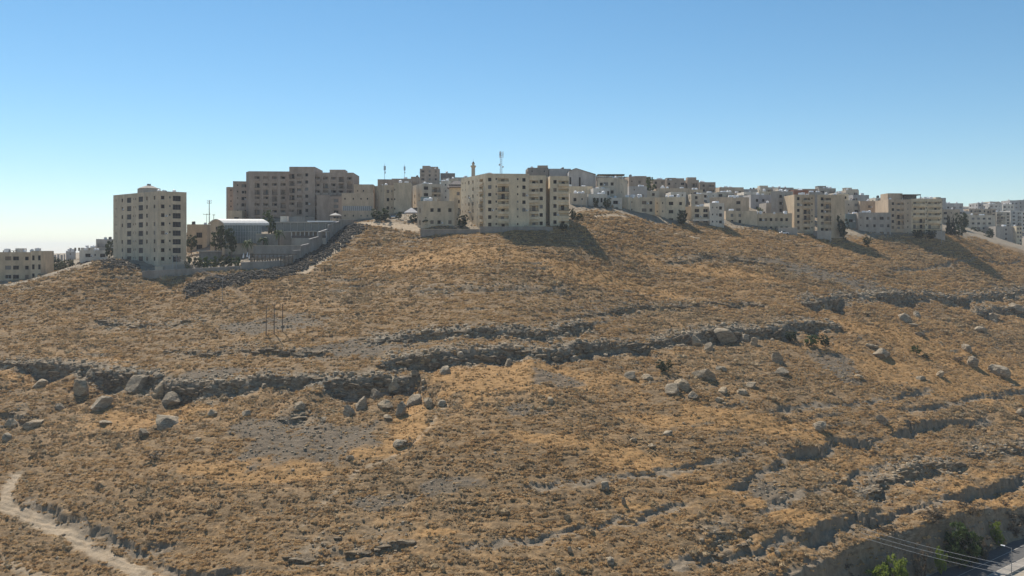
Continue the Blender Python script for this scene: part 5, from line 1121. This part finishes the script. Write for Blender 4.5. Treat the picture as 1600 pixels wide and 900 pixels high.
def rtree(lab, x, yt, yb, w, D, kind, cat='bush', tr=.05): return tree('roadside_bush', lab, x, yt, yb, w, D, kind, cat, tr, RG)
rtree('big green roadside bush under the cutting', 1500, 814, 868, 50, 190, 'green')
rtree('dark lower bush at the right of the big roadside bush', 1518, 834, 872, 36, 190, 'dark')
rtree('yellow green shrub high in the cutting at right', 1556, 814, 838, 17, 204, 'bright')
rtree('second yellow green shrub just below the high one', 1563, 828, 850, 14, 203, 'bright')
rtree('small yellow green shrub in front of the cutting', 1469, 855, 884, 19, 186, 'bright')
rtree('bright green roadside bush at the bottom edge', 1398, 864, 905, 36, 178, 'bright')
rtree('bright green low bush left of the one at the bottom edge', 1374, 880, 912, 36, 176, 'bright')
rtree('dry brown shrub on the cutting between the roadside bushes', 1535, 835, 868, 30, 196, 'twig')
rtree('dry brown shrub left of the big roadside bush', 1440, 845, 885, 34, 184, 'twig')
rtree('dry brown shrub in the cutting near the right edge', 1588, 812, 840, 26, 209, 'twig')
rtree('dark dry shrub on the edge of the cutting at right', 1520, 786, 806, 30, None, 'twig')
rtree('dark dry shrub on the ledge above the cutting', 1455, 790, 808, 30, None, 'twig')

Rs = random.Random(77); seg_ = np.hypot(*np.diff(cutl, axis=0).T); cum_ = np.r_[0, np.cumsum(seg_)]
for k in range(46):                     # dry shrubs overhanging the lip of the road cutting
    s_ = Rs.uniform(cum_[2], cum_[9]); px_, py_ = np.interp(s_, cum_, cutl[:, 0]), np.interp(s_, cum_, cutl[:, 1]); off = Rs.uniform(-2.2, 2.4); px_ += -.613 * off; py_ += .79 * off; w_ = Rs.uniform(1.0, 2.2)
    rt_ = empty('dry_shrub', (px_, py_, ground(px_, py_) - .1), 'dry brown shrub on the lip of the road cutting', 'shrub', 'dry shrubs along the lip of the road cutting', Rs.uniform(0, 6)); link('crown', CR['twig'][0], rt_, None, None, (w_, w_ * .9, Rs.uniform(.5, 1.1)))
    link('stems', TR[k % 3], rt_, None, None, (w_ * .6, w_ * .6, .5))
# ------------------------------------------------------------------ hotel grounds
hall = empty('barrel_roofed_hall', PX(351, 394, 350), 'grey glass hall with a white barrel roof below the hotel', 'hall', GRP)
o = hall.location; dR = Vector((math.cos(math.radians(5)), math.sin(math.radians(5)), 0)); aL = math.radians(145); dL = Vector((math.cos(aL), math.sin(aL), 0))
H0 = (394 - 350) / F * 350; tRh = 14.2; tLh = 9.0; rise = 1.7
arch = [(t, H0 + rise * math.sin(math.pi * t)) for t in np.linspace(0, 1, 13)]
mb = MB(); i = len(mb.v); mb.v += [tuple(dL * tLh * t + Vector((0, 0, z))) for t, z in arch] + [tuple(dL * tLh + Vector((0, 0, -4))), (0, 0, -4)]; mb.f.append(tuple(range(i, i + 15))[::-1]); mb.m.append(0)
i = len(mb.v); mb.v += [tuple(dR * tRh + dL * tLh * t + Vector((0, 0, z))) for t, z in arch] + [tuple(dR * tRh + dL * tLh + Vector((0, 0, -4))), tuple(dR * tRh + Vector((0, 0, -4)))]; mb.f.append(tuple(range(i, i + 15))); mb.m.append(0)
z3 = Vector((0, 0, 3.4)); zz = Vector((0, 0, 1)); mb.quad(dL * .0 - zz * 4 + dL * 1.4, dR * tRh - zz * 4 + dL * 1.4, dR * tRh + z3 + dL * 1.4, z3 + dL * 1.4)
mb.quad(dL * tLh - zz * 4, dL * tLh + zz * H0, dL * tLh + dR * tRh + zz * H0, dL * tLh + dR * tRh - zz * 4)
mb.build('wall', [wall_mat('pale')], hall)
mb = MB()
for (t0, z0_), (t1, z1_) in zip(arch[:-1], arch[1:]):
    e0, e1 = dL * ((t0 - .5) * tLh * 1.1 + tLh * .5), dL * ((t1 - .5) * tLh * 1.1 + tLh * .5); s = -dR * .7; f_ = dR * (tRh + 2.8); u0, u1 = Vector((0, 0, z0_ + .02)), Vector((0, 0, z1_ + .02)); th = Vector((0, 0, .38))
    mb.quad(e0 + s + u0 + th, e0 + f_ + u0 + th, e1 + f_ + u1 + th, e1 + s + u1 + th); mb.quad(e0 + s + u0, e1 + s + u1, e1 + f_ + u1, e0 + f_ + u0); mb.quad(e0 + s + u0, e0 + s + u0 + th, e1 + s + u1 + th, e1 + s + u1); mb.quad(e0 + f_ + u0 + th, e0 + f_ + u0, e1 + f_ + u1, e1 + f_ + u1 + th)
e0 = dL * (-.05 * tLh); th = Vector((0, 0, .9)); mb.quad(e0 - dR * .7 + zz * (H0 - .5), e0 + f_ + zz * (H0 - .5), e0 + f_ + zz * (H0 + .4), e0 - dR * .7 + zz * (H0 + .4))
mb.build('barrel_roof', [flat_mat('white_roof_sheet', (.55, .54, .52), .6)], hall)
fr = MB(); pn = MB(); n = Vector((dR.y, -dR.x, 0))
for k in range(15): fr.box(dR * (tRh * k / 14) + zz * (3.6 + (H0 - 3.8) / 2) + n * .02, dR * .06, n * -.1, zz * ((H0 - 3.8) / 2))
for zc in (3.6, 6.0, 8.2): fr.box(dR * tRh / 2 + zz * zc + n * .02, dR * tRh / 2, n * -.09, zz * .06)
gf = fr.build('curtain_wall', [m_steel], hall); pn.quad(zz * 3.6, dR * tRh + zz * 3.6, dR * tRh + zz * (H0 - .2), zz * (H0 - .2)); pn.build('pane', [flat_mat('hall_glass', (.13, .155, .16), .25, .5)], gf)
mb = MB(); q = dL * 5.2; nl = -dR; mb.box(dL * 5.6 + zz * 1.3 - dR * .02 + Vector((-dL.y, dL.x, 0)) * -.02, dL * .6, nl * .1, zz * 1.2)
mb.build('door', [m_rail], hall)
for k, t in enumerate((.30, .42, .55)):
    nn = Vector((-dL.y, dL.x, 0)); add_window(hall, dL * tLh * t + zz * (H0 - 1.6) + nn * .06, aL + math.pi, 1.0, 1.2, 'glass')
gn = Vector((math.cos(aL + math.pi / 2), math.sin(aL + math.pi / 2), 0))
# white canopy shed left of the hall
sh = empty('canopy_shed', PX(311, 401, 332), 'low dark shed with a flat white canopy roof beside the big tree', 'shed', GRP); w_ = 30 / F * 332
mb = MB(); mb.abox(0, w_, 0, 4, -2, 1.9); mb.build('wall', [wall_mat('dark')], sh); mb = MB(); mb.abox(-.4, w_ + .4, -.8, 4.4, 1.95, 2.25); mb.build('roof', [m_roof], sh)
# glass pavilion
pv = empty('glass_pavilion', PX(432, 362, 352), 'long flat roofed glass pavilion on the terrace under the hotel', 'pavilion', GRP)
w_ = 88 / F * 352; h_ = 14 / F * 352; mb = MB(); mb.abox(0, w_, .5, 9, -6, h_); mb.build('wall', [wall_mat('conc')], pv)
fr = MB()
for k in range(9): fr.abox(w_ * k / 8 - .07, w_ * k / 8 + .07, -.02, .3, 0, h_)
fr.abox(0, w_, .0, .3, -.1, .2); cw_ = fr.build('curtain_wall', [m_steel], pv)
for k in range(8): pn = MB(); pn.quad((w_ * k / 8 + .07, .25, .2), (w_ * (k + 1) / 8 - .07, .25, .2), (w_ * (k + 1) / 8 - .07, .25, h_), (w_ * k / 8 + .07, .25, h_)); pn.build('pane', [flat_mat('pavilion_glass', (.10, .115, .125), .2, .5) if k == 0 else bpy.data.materials['pavilion_glass']], cw_)
mb = MB(); mb.abox(-.3, w_ * .55, -.9, 9.2, h_ + .02, h_ + .38); mb.build('roof', [m_roof], pv); mb = MB(); mb.abox(w_ * .56, w_ + .5, -1.3, 9.2, h_ + .2, h_ + .75); mb.build('white_roof', [m_tank], pv)
mb = MB(); mb.abox(1.0, 3.6, 2, 5, h_ + .4, h_ + 2.7); mb.build('kiosk', [wall_mat('white')], pv)
pg = empty('terrace_pergola', PX(456, 372, 345), 'covered terrace with a row of dark openings below the glass pavilion', 'pergola', GRP); w_ = 54 / F * 345
mb = MB(); mb.abox(0, w_, 3.5, 4.0, -6, 2.4); mb.abox(0, w_, -.6, 3.4, -6, -.02); mb.build('wall', [wall_mat('conc')], pg); mb = MB(); mb.abox(-1.5, w_ + .3, -.9, 4.2, 2.45, 2.75); mb.build('roof', [m_roof], pg)
for k in range(9): mb = MB(); mb.abox(w_ * k / 8 - .12, w_ * k / 8 + .12, -.5, -.26, -.02, 2.44); mb.build('post', [m_framew], pg)
mb = MB(); mb.abox(0, w_, -.56, -.5, .05, .95); mb.build('railing', [m_rail], pg)
gz = empty('roof_gazebo', PX(524, 345, 366), 'small gazebo with a pale hexagonal roof at the top of the wall', 'gazebo', GRP); mb = MB()
for k in range(6): a = k * math.pi / 3; mb.tube((2.2 * math.cos(a), 2.2 * math.sin(a), -3), (2.2 * math.cos(a), 2.2 * math.sin(a), 2.2), .14, n=5)
mb.build('posts', [m_frame], gz); mb = MB(); mb.tube((0, 0, 2.2), (0, 0, 3.3), 3.0, .1, 6); mb.build('roof', [m_roof], gz); mb = MB(); mb.tube((0, 0, -3), (0, 0, .9), 2.3, n=6); mb.build('base', [wall_mat('rose')], gz)
def block(name, label, cat, x0, x1, y0, y1, D, dep, key, yaw=0, ext=3, group=None):
    r = empty(name, PX(x0, y1, D), label, cat, group); w_ = (x1 - x0) / F * D; mb = MB(); a = math.radians(yaw); u = Vector((math.cos(a), math.sin(a), 0)); n_ = Vector((-u.y, u.x, 0)); h_ = (y1 - y0) / F * D
    mb.box(u * w_ / 2 + n_ * dep / 2 + Vector((0, 0, (h_ - ext) / 2)), u * w_ / 2, n_ * dep / 2, (0, 0, (h_ + ext) / 2)); mb.build('wall', [wall_mat(key)], r)
    mb = MB(); mb.box(u * w_ / 2 + n_ * dep / 2 + Vector((0, 0, h_ + .08)), u * (w_ / 2 + .08), n_ * (dep / 2 + .08), (0, 0, .08)); mb.build('coping', [wall_mat('pale')], r); return r
GW = 'garden walls below the hotel'
block('garden_wall', 'grey garden wall right of the glass hall', 'garden wall', 400, 434, 366, 392, 343, 1.0, 'wallgrey', 4, 3, GW)
block('garden_wall', 'upper terrace wall beneath the glass pavilion', 'garden wall', 432, 500, 362, 380, 347.5, 1.0, 'wallgrey', 0, 3, GW)
block('garden_wall', 'low terrace wall above the wooden pergola', 'garden wall', 396, 470, 384, 392, 338, .8, 'wallgrey', 2, 3, GW)
block('garden_wall', 'pale stepped block in front of the apartment tower', 'garden wall', 252, 289, 413, 424, 321, 3, 'conc', 0, 3, GW)
block('garden_wall', 'small pale block behind the long perimeter wall', 'garden wall', 242, 254, 417, 426, 320, 3, 'pale', 0, 3, GW)
block('retaining_wall', 'low grey retaining wall left of the central block', 'retaining wall', 657, 757, 358.5, 366, 342.5, .8, 'wallgrey', 1, 3)
block('retaining_wall', 'dark wall at the foot of the balcony band block', 'retaining wall', 1458, 1477, 361, 369, 452, 3, 'conc', 0, 4)
block('porch', 'low shaded porch building in front of the long low building', 'porch', 1216, 1246, 356, 364, 415, 4, 'conc', 0, 4)
wp_ = empty('wooden_pergola', PX(391, 409, 322), 'long brown wooden pergola just inside the perimeter wall', 'pergola', GRP); w_ = 66 / F * 322
for k in range(12): mb = MB(); x = w_ * k / 11; mb.abox(x - .1, x + .1, 0, .2, -1.5, 2.6); mb.build('post', [m_wood], wp_)
for k in range(16): mb = MB(); x = w_ * (k + .5) / 16; mb.abox(x - .35, x + .35, .25, .3, -.5, 1.5 + .5 * ((k * 7) % 3) / 2); mb.build('panel', [flat_mat('reed_panel', (.24, .19, .14), .9) if k == 0 else bpy.data.materials['reed_panel']], wp_)
for y_ in (-.3, 1.2, 2.7, 4.2): mb = MB(); mb.abox(-.5, w_ + .5, y_, y_ + .2, 2.6, 2.85); mb.build('beam', [m_wood], wp_)
for k, (x, y) in enumerate(((380, 399), (386, 397.5), (389, 400))):
    pr = empty('closed_parasol', PX(x, y + 7, 326), ['leftmost of the closed white parasols by the hedge end', 'middle closed white parasol by the hedge end', 'rightmost closed white parasol beside the pergola'][k], 'parasol', 'closed white parasols'); mb = MB(); mb.tube((0, 0, -1), (0, 0, 1), .05, n=5); mb.build('pole', [m_steel], pr); mb = MB(); mb.tube((0, 0, .7), (.25, 0, 2.6), .34, .08, 8); mb.build('canopy', [m_tank], pr)
# perimeter wall in stepped panels
PWALL = [(222, 424, 439, 317), (262, 421.5, 436, 316), (300, 420, 434, 315), (340, 418, 431, 315), (376, 416, 429, 317), (376.5, 410.5, 428, 317), (410, 409, 425, 319), (447, 407, 420, 323), (447.5, 401, 417, 323.5), (458, 400, 413, 327), (458.5, 392, 411, 327), (470, 391, 405, 331), (470.5, 384, 404, 331.5), (483, 381, 397, 336), (483.5, 374, 396, 336.5), (498, 370, 387, 342), (498.5, 363, 386, 342), (513, 358, 375, 349), (513.5, 352, 374, 349), (530, 346, 362, 357), (530.5, 343.5, 361, 357), (553, 344, 352, 366)]
pw = empty('perimeter_wall', PX(222, 439, 317), 'long stepped grey perimeter wall climbing the ridge below the hotel', 'perimeter wall'); 
for (xa, ta, ba, da), (xb, tb, bb_, db) in zip(PWALL[:-1], PWALL[1:]):
    if xb - xa < 1: continue
    a, b_ = PX(xa, ba, da), PX(xb, bb_, db); ta_, tb_ = PX(xa, ta, da).z, PX(xb, tb, db).z; a.z = ground(a.x, a.y) - 1.5; b_.z = ground(b_.x, b_.y) - 1.5
    d = (b_ - a); d.z = 0; d.normalize(); n_ = Vector((-d.y, d.x, 0)) * .5; q0, q1 = a - pw.location, b_ - pw.location; t0, t1 = Vector((q0.x, q0.y, ta_ - pw.location.z)), Vector((q1.x, q1.y, tb_ - pw.location.z)); mb = MB()
    mb.quad(q0, q1, t1, t0); mb.quad(q1 + n_, q0 + n_, t0 + n_, t1 + n_); mb.quad(t0, t1, t1 + n_, t0 + n_); mb.quad(q0 + n_, q0, t0, t0 + n_); mb.quad(q1, q1 + n_, t1 + n_, t1); mb.build('wall_panel', [wall_mat('wallgrey')], pw)
    mb = MB(); z_ = Vector((0, 0, .14)); e = n_ * .2; mb.quad(t0 - e, t1 - e, t1 - e + z_, t0 - e + z_); mb.quad(t0 - e + z_, t1 - e + z_, t1 + n_ + e + z_, t0 + n_ + e + z_); mb.quad(t1 + n_ + e, t0 + n_ + e, t0 + n_ + e + z_, t1 + n_ + e + z_); mb.build('coping', [wall_mat('grey')], pw)
# unfinished house: bare columns
un = empty('unfinished_house', PX(75, 412, 425), 'unfinished house of bare concrete columns behind the trees at left', 'building site', GRP); mb = MB(); mb.abox(0, 7, 0, 6, -6, -.5); mb.build('slab', [wall_mat('conc')], un)
for k in range(5):
    for yy in (0.2, 5.4): mb = MB(); x = .2 + k * 1.6; mb.abox(x - .2, x + .2, yy, yy + .4, -.5, 4.2 + .3 * (k % 2)); mb.build('column', [wall_mat('grey')], un)
r = rb('low white house with rebar')[0]
for k, x in enumerate((117, 123, 139)): top_box(r, x - 1, x + 1, 387, 392, 381, .7, 'dark', 'roof_column')
# tent and car on the ridge
tn = empty('tent_canopy', PX(643, 339, 366), 'pale pyramid tent canopy on the ridge left of the small beige house', 'tent'); mb = MB(); hw = 10.5 / F * 366
for sx in (-1, 1):
    for sy in (-1, 1): mb.tube((sx * hw * .9, sy * hw * .9, -1.2), (sx * hw * .9, sy * hw * .9, 1.9), .06, n=5)
mb.build('poles', [m_frame], tn); mb = MB(); v = [(-hw, -hw, 1.8), (hw, -hw, 1.8), (hw, hw, 1.8), (-hw, hw, 1.8)]
for k in range(4): mb.quad(v[k], v[(k + 1) % 4], (0, 0, 3.9), (0, 0, 3.9)); mb.quad(Vector(v[k]) - Vector((0, 0, .4)), Vector(v[(k + 1) % 4]) - Vector((0, 0, .4)), v[(k + 1) % 4], v[k])
mb.build('canopy', [flat_mat('tent_cloth', (.55, .52, .50), .8)], tn)
def car(label, p, rz, paint):
    r = empty('parked_car', p, label, 'car', None, rz); mb = MB()
    prof = [(-2.1, .35), (2.1, .35), (2.1, .8), (1.3, .95), (-1.9, 1.0), (-2.1, .85)]; 
    def ext(pr, w0, mat_i=0, wt=None):
        i = len(mb.v); mb.v += [(x, -w0, z) for x, z in pr] + [(x, w0, z) for x, z in pr]; n_ = len(pr); mb.f.append(tuple(i + k for k in range(n_))); mb.m.append(mat_i); mb.f.append(tuple(i + n_ + k for k in range(n_))[::-1]); mb.m.append(mat_i)
        for k in range(n_): k2 = (k + 1) % n_; mb.f.append((i + k2, i + k, i + n_ + k, i + n_ + k2)); mb.m.append(mat_i)
    ext(prof, .85); ext([(-1.0, 1.43), (-1.25, 1.0), (.85, .97), (.25, 1.43)][::-1], .70); mb.build('body', [paint], r)
    mb = MB(); ext([(-1.02, 1.38), (-1.2, 1.03), (.78, 1.0), (.22, 1.38)][::-1], .715); mb.build('side_windows', [m_glass], r)
    for sx in (-1.3, 1.3):
        for sy in (-.8, .8): mb = MB(); mb.tube((sx, sy - .1, .32), (sx, sy + .1, .32), .32, n=12); mb.build('wheel', [m_rail], r)
    return r
pc = PX(615, 334, 372); pc.z = ground(pc.x, pc.y) + .05
car('pale blue car parked on the ridge under the blank gable wall', pc, .1, flat_mat('pale_blue_paint', (.42, .50, .58), .35, .5))
pc2 = PX(1225, 368, 413); pc2.z = ground(pc2.x, pc2.y) + .05
car('white car parked below the long low building', pc2, .05, m_tank)

# ------------------------------------------------------------------ towers, masts, poles, wires
mn = empty('minaret', PX(739.5, 300, 480), 'slender stone minaret with a pointed cap rising behind the central block', 'minaret'); zt = lambda y: (300 - y) / F * 480
mb = MB(); mb.tube((0, 0, -6), (0, 0, zt(262)), 1.15, 1.0, 10); mb.build('shaft', [wall_mat('beige')], mn); mb = MB(); mb.tube((0, 0, zt(262)), (0, 0, zt(260.5)), 1.05, 1.5, 10); mb.tube((0, 0, zt(260.5)), (0, 0, zt(258.8)), 1.5, n=10); mb.build('gallery', [wall_mat('beige')], mn)
mb = MB(); mb.tube((0, 0, zt(258.8)), (0, 0, zt(255.5)), .72, n=10); mb.build('lantern', [wall_mat('cream')], mn); mb = MB(); mb.tube((0, 0, zt(255.5)), (0, 0, zt(252)), .95, .06, 10); mb.tube((0, 0, zt(252)), (0, 0, zt(249)), .06, n=4); mb.build('cap', [m_rail], mn)
ms = empty('telecom_mast', PX(783, 290, 450), 'tall white lattice telecom mast behind the central block', 'mast'); zt = lambda y: (290 - y) / F * 450; hh = zt(238); r0, r1 = .75, .55; mb = MB()
mw = flat_mat('mast_paint', (.50, .52, .53), .6)
for k in range(4): a = math.pi / 4 + k * math.pi / 2; mb.tube((r0 * math.cos(a), r0 * math.sin(a), -6), (r1 * math.cos(a), r1 * math.sin(a), hh), .10, n=5)
for s in range(16):
    for k in range(4):
        a, b_ = math.pi / 4 + k * math.pi / 2, math.pi / 4 + (k + 1) * math.pi / 2; q0, q1 = (a, b_) if s % 2 else (b_, a); mb.tube((.65 * math.cos(q0), .65 * math.sin(q0), hh * s / 16), (.65 * math.cos(q1), .65 * math.sin(q1), hh * (s + 1) / 16), .06, n=4)
mb.build('lattice', [mw], ms); mb = MB()
for z_ in (.97, .90):
    for k in range(3): a = k * 2.094 + .3; mb.box((1.0 * math.cos(a), 1.0 * math.sin(a), hh * z_), (.16, 0, 0), (0, .12, 0), (0, 0, 1.0))
mb.build('panel_antenna', [m_tank], ms); mb = MB(); mb.tube((-.7, -.9, hh * .62), (-.7, -1.3, hh * .62), .55, n=10); mb.tube((.8, -.5, hh * .56), (1.1, -.8, hh * .56), .4, n=10); mb.build('drum_antenna', [m_tank], ms); mb = MB(); mb.tube((0, 0, hh), (0, 0, hh + 1.0), .05, n=4); mb.build('lightning_rod', [m_steel], ms)
for k, (x, yt, yb, D, lab) in enumerate(((601, 256, 284, 440, 'left of the two slim antenna poles on the skyline'), (632, 257, 283, 545, 'right of the two slim antenna poles on the skyline'))):
    r = empty('antenna_pole', PX(x, yb, D), lab, 'antenna', 'antenna poles on the skyline'); h_ = (yb - yt) / F * D; mb = MB(); mb.tube((0, 0, -4), (0, 0, h_), .14, .08, 6); mb.build('pole', [m_steel], r); mb = MB()
    for q in range(3): a = q * 2.1; mb.box((.38 * math.cos(a), .38 * math.sin(a), h_ * .76), (.2, 0, 0), (0, .14, 0), (0, 0, h_ * .12))
    mb.box((.3, 0, h_ * .52), (.2, 0, 0), (0, .2, 0), (0, 0, .5)); mb.build('panel_antenna', [m_steel], r); mb = MB(); mb.tube((0, 0, h_), (0, 0, h_ + .8), .04, n=4); mb.build('rod', [m_steel], r)
def pole(name, label, x, yt, yb, D=None, arms=1, r=.13, mat=None, group=None, arm=1.0, cat='power pole'):
    p = at3(x, yb) if D is None else PX(x, yb, D); s = p.y / F; h_ = (yb - yt) * s; o_ = empty(name, p, label, cat, group); mb = MB(); mb.tube((0, 0, -1.5), (0, 0, h_), r, r * .7, 7); mb.build('shaft', [mat or m_wood], o_)
    for k in range(arms):
        z_ = h_ - .3 - k * .9; mb = MB(); mb.abox(-arm, arm, -.07, .07, z_ - .08, z_ + .08); ca = mb.build('crossarm', [mat or m_wood], o_); mb = MB()
        for q in (-.9, 0.12, .9): mb.tube((q * arm, 0, z_ + .08), (q * arm, 0, z_ + .4), .07, n=6)
        mb.build('insulators', [m_rail], ca)
    return o_, p, h_
PG_ = 'wooden poles on the left slope'
P3 = [pole('power_pole', lab, x, yt, yb, None, 1, .16, m_wood, PG_, .55) for x, yt, yb, lab in ((416, 477, 525, 'left of the three wooden poles standing together on the left slope'), (428.5, 475, 522.5, 'middle of the three wooden poles standing together on the left slope'), (441.5, 475.5, 519, 'right of the three wooden poles standing together on the left slope'))]
PS = pole('power_pole', 'thin steel pole on the slope below the perimeter wall', 347.5, 433, 470, None, 1, .09, m_steel, None, .5)
PD = [pole('power_pole', lab, x, 399, 426, 316, 1, .13, m_steel, 'pale poles behind the perimeter wall', .5) for x, lab in ((270, 'left of the two pale poles in front of the apartment tower'), (275.5, 'right of the two pale poles in front of the apartment tower'))]
pole('power_pole', 'tall dark power pole behind the barrel roofed hall', 327, 313, 352, 380, 2, .2, m_wood, None, 1.0); pole('power_pole', 'short pole with a wide crossarm left of the tall power pole', 323, 334, 350, 400, 1, .12, m_wood, None, 1.6); pole('power_pole', 'short pole right of the tall power pole', 334, 335, 350, 395, 1, .14, m_wood, None, .5)
for x, yt, yb, D, lab in ((1471, 345, 376, 445, 'thin pole in front of the right end of the balcony band block'), (1500, 352, 372, 470, 'thin pole under the round leafy tree'), (985.5, 308, 352, 392, 'thin pole before the low beige house above the track'), (1086, 335, 362, 396, 'thin pole in front of the house on pilotis'), (1297, 360, 380, 412, 'short thin pole below the low white garden wall'), (917, 292, 334, 380, 'thin pole at the edge of the arched white house'), (908, 300, 332, 379, 'thin pole in front of the white house right of the central block'), (1277.5, 294, 312, 430, 'thin white pole on the roof gap of the six storey blocks')): pole('utility_pole', lab, x, yt, yb, D, 0, .10, m_steel, 'thin poles before the houses', cat='utility pole')
def wire(label, a, b_, sag=1.0, r=.035, mat=None, group=None):
    mb = MB(); prev = None; a, b_ = Vector(a), Vector(b_); c0 = (a + b_) / 2
    for k in range(15): t = k / 14; p = a.lerp(b_, t) - Vector((0, 0, sag * 4 * t * (1 - t))); 
    pts = [a.lerp(b_, k / 14) - Vector((0, 0, sag * 4 * (k / 14) * (1 - k / 14))) - c0 for k in range(15)]
    for p, q in zip(pts[:-1], pts[1:]): mb.tube(p, q, r, n=4, cap=False)
    o_ = mb.build('power_line', [mat or m_rail], None, c0); return tag(o_, label, 'power line', group)
for k in range(3):
    for side, nm in ((0, 'left'), (1, 'right')):
        if k == 2 and side == 1: continue
        o_, p, h_ = PD[side]; e = PS[1] + Vector((0, 0, PS[2] - .2)); wire(['upper', 'lower', 'third'][k] + f' dark cable from the {nm} pale pole down to the thin steel pole', p + Vector((0.2 * k, 0, h_ - .1 - .5 * k)), e + Vector((.3 * k - .3, 0, -.2 * k)), .5 + .3 * k, .05, m_rail, 'cables from the pale poles')
for k in range(3):
    o_, p, h_ = P3[k]; e = PS[1] + Vector((.3 * k - .3, 0, PS[2] - .1)); wire('thin line from the thin steel pole to the ' + ['left', 'middle', 'right'][k] + ' wooden pole', e, p + Vector((0, 0, h_)), 1.2, .018, m_rail, 'lines to the wooden poles')
mwire = flat_mat('bright_wire', (.45, .44, .42), .4, .5)
for k, (ya, yb) in enumerate(((829, 880.5), (836, 888), (843, 896))): wire(['top', 'middle', 'bottom'][k] + ' of the three pale power lines over the road', PX(1345, ya - 4, 172), PX(1640, yb + 14, 162), .6, .035, mwire, 'power lines over the road')

# ------------------------------------------------------------------ road at the foot of the hill
rd = Vector((.79, .613, 0)).normalized(); rn = Vector((rd.y, -rd.x, 0)); r0_ = Vector((91.05 - .613 * 2.2, 185.5 + .79 * 2.2, ROAD_Z))
m_asph, nt, b = new_mat('asphalt'); g = G(nt); c = g.ramp(g.noise(g.geo(), 6.0, 4, .7), [(.3, (.075, .073, .072)), (.7, (.125, .122, .118))]); c = g.mix(.4, c, g.ramp(g.noise(g.geo(), .35, 4), [(.35, .7), (.65, 1.15)]), 'MULTIPLY'); g.put(b.inputs['Base Color'], c)
def strip(name, a0, a1, z0_, z1_, mat, s0=-120, s1=240, n=60):
    mb = MB(); lo = ROAD_Z - 1.0
    for k in range(n):
        sa, sb = s0 + (s1 - s0) * k / n, s0 + (s1 - s0) * (k + 1) / n; P_ = lambda s, a, z: Vector((r0_ + rd * s + rn * a).to_2d().to_tuple() + (ROAD_Z + z,))
        mb.quad(P_(sa, a0, z0_), P_(sa, a1, z1_), P_(sb, a1, z1_), P_(sb, a0, z0_)) ; mb.quad(P_(sb, a0, z0_ - .5), P_(sa, a0, z0_ - .5), P_(sa, a0, z0_), P_(sb, a0, z0_)); mb.quad(P_(sa, a1, z1_ - .5), P_(sb, a1, z1_ - .5), P_(sb, a1, z1_), P_(sa, a1, z1_))
    o_ = mb.build(name, [mat]); o_['kind'] = 'structure'; return o_

strip('road', -.2, 7.4, .05, .05, m_asph); strip('kerb', 7.4, 7.65, .19, .19, wall_mat('conc')); strip('pavement', 7.65, 9.6, .17, .17, wall_mat('wallgrey')); strip('verge_kerb', 9.6, 9.8, .26, .26, wall_mat('conc')); strip('road_shoulder', -1.2, -.2, .0, .03, m_roof)
strip('road_marking', 3.55, 3.68, .056, .056, m_roof, -120, 240, 30)
lp = Vector(PX(1580.5, 856, 174)); lb = Vector((lp.x, lp.y, ROAD_Z + .17)); sl_ = empty('street_lamp', lb, 'grey street lamp beside the road at the bottom right', 'street lamp'); h_ = lp.z - lb.z
mb = MB(); mb.tube((0, 0, -.4), (0, 0, h_), .11, .06, 8); mb.tube((0, 0, -.3), (0, 0, 1.2), .16, n=8); mb.build('pole', [m_steel], sl_); mb = MB(); mb.tube((0, 0, h_ - .1), (-1.0, .75, h_ + .15), .05, n=6); am = mb.build('arm', [m_steel], sl_); mb = MB(); mb.box((-1.2, .9, h_ + .16), (.3, -.22, 0), (.1, .13, 0), (0, 0, .07)); mb.build('lamp_head', [m_tank], am)

# ------------------------------------------------------------------ air
mh = bpy.data.materials.new('haze'); mh.use_nodes = True; nt = mh.node_tree; nt.nodes.clear(); ot = nt.nodes.new('ShaderNodeOutputMaterial'); pv_ = nt.nodes.new('ShaderNodeVolumePrincipled'); pv_.inputs['Color'].default_value = (.90, .94, 1.0, 1); pv_.inputs['Density'].default_value = 0.00013; pv_.inputs['Anisotropy'].default_value = 0.2; nt.links.new(pv_.outputs[0], ot.inputs['Volume'])
mb = MB(); mb.abox(-12900, 12900, -700, 9400, -35, 150)
if HAZE: hz_ = mb.build('haze', [mh]); hz_['kind'] = 'stuff'
print('done', len(bpy.data.objects), round(time.time() - T0, 1))
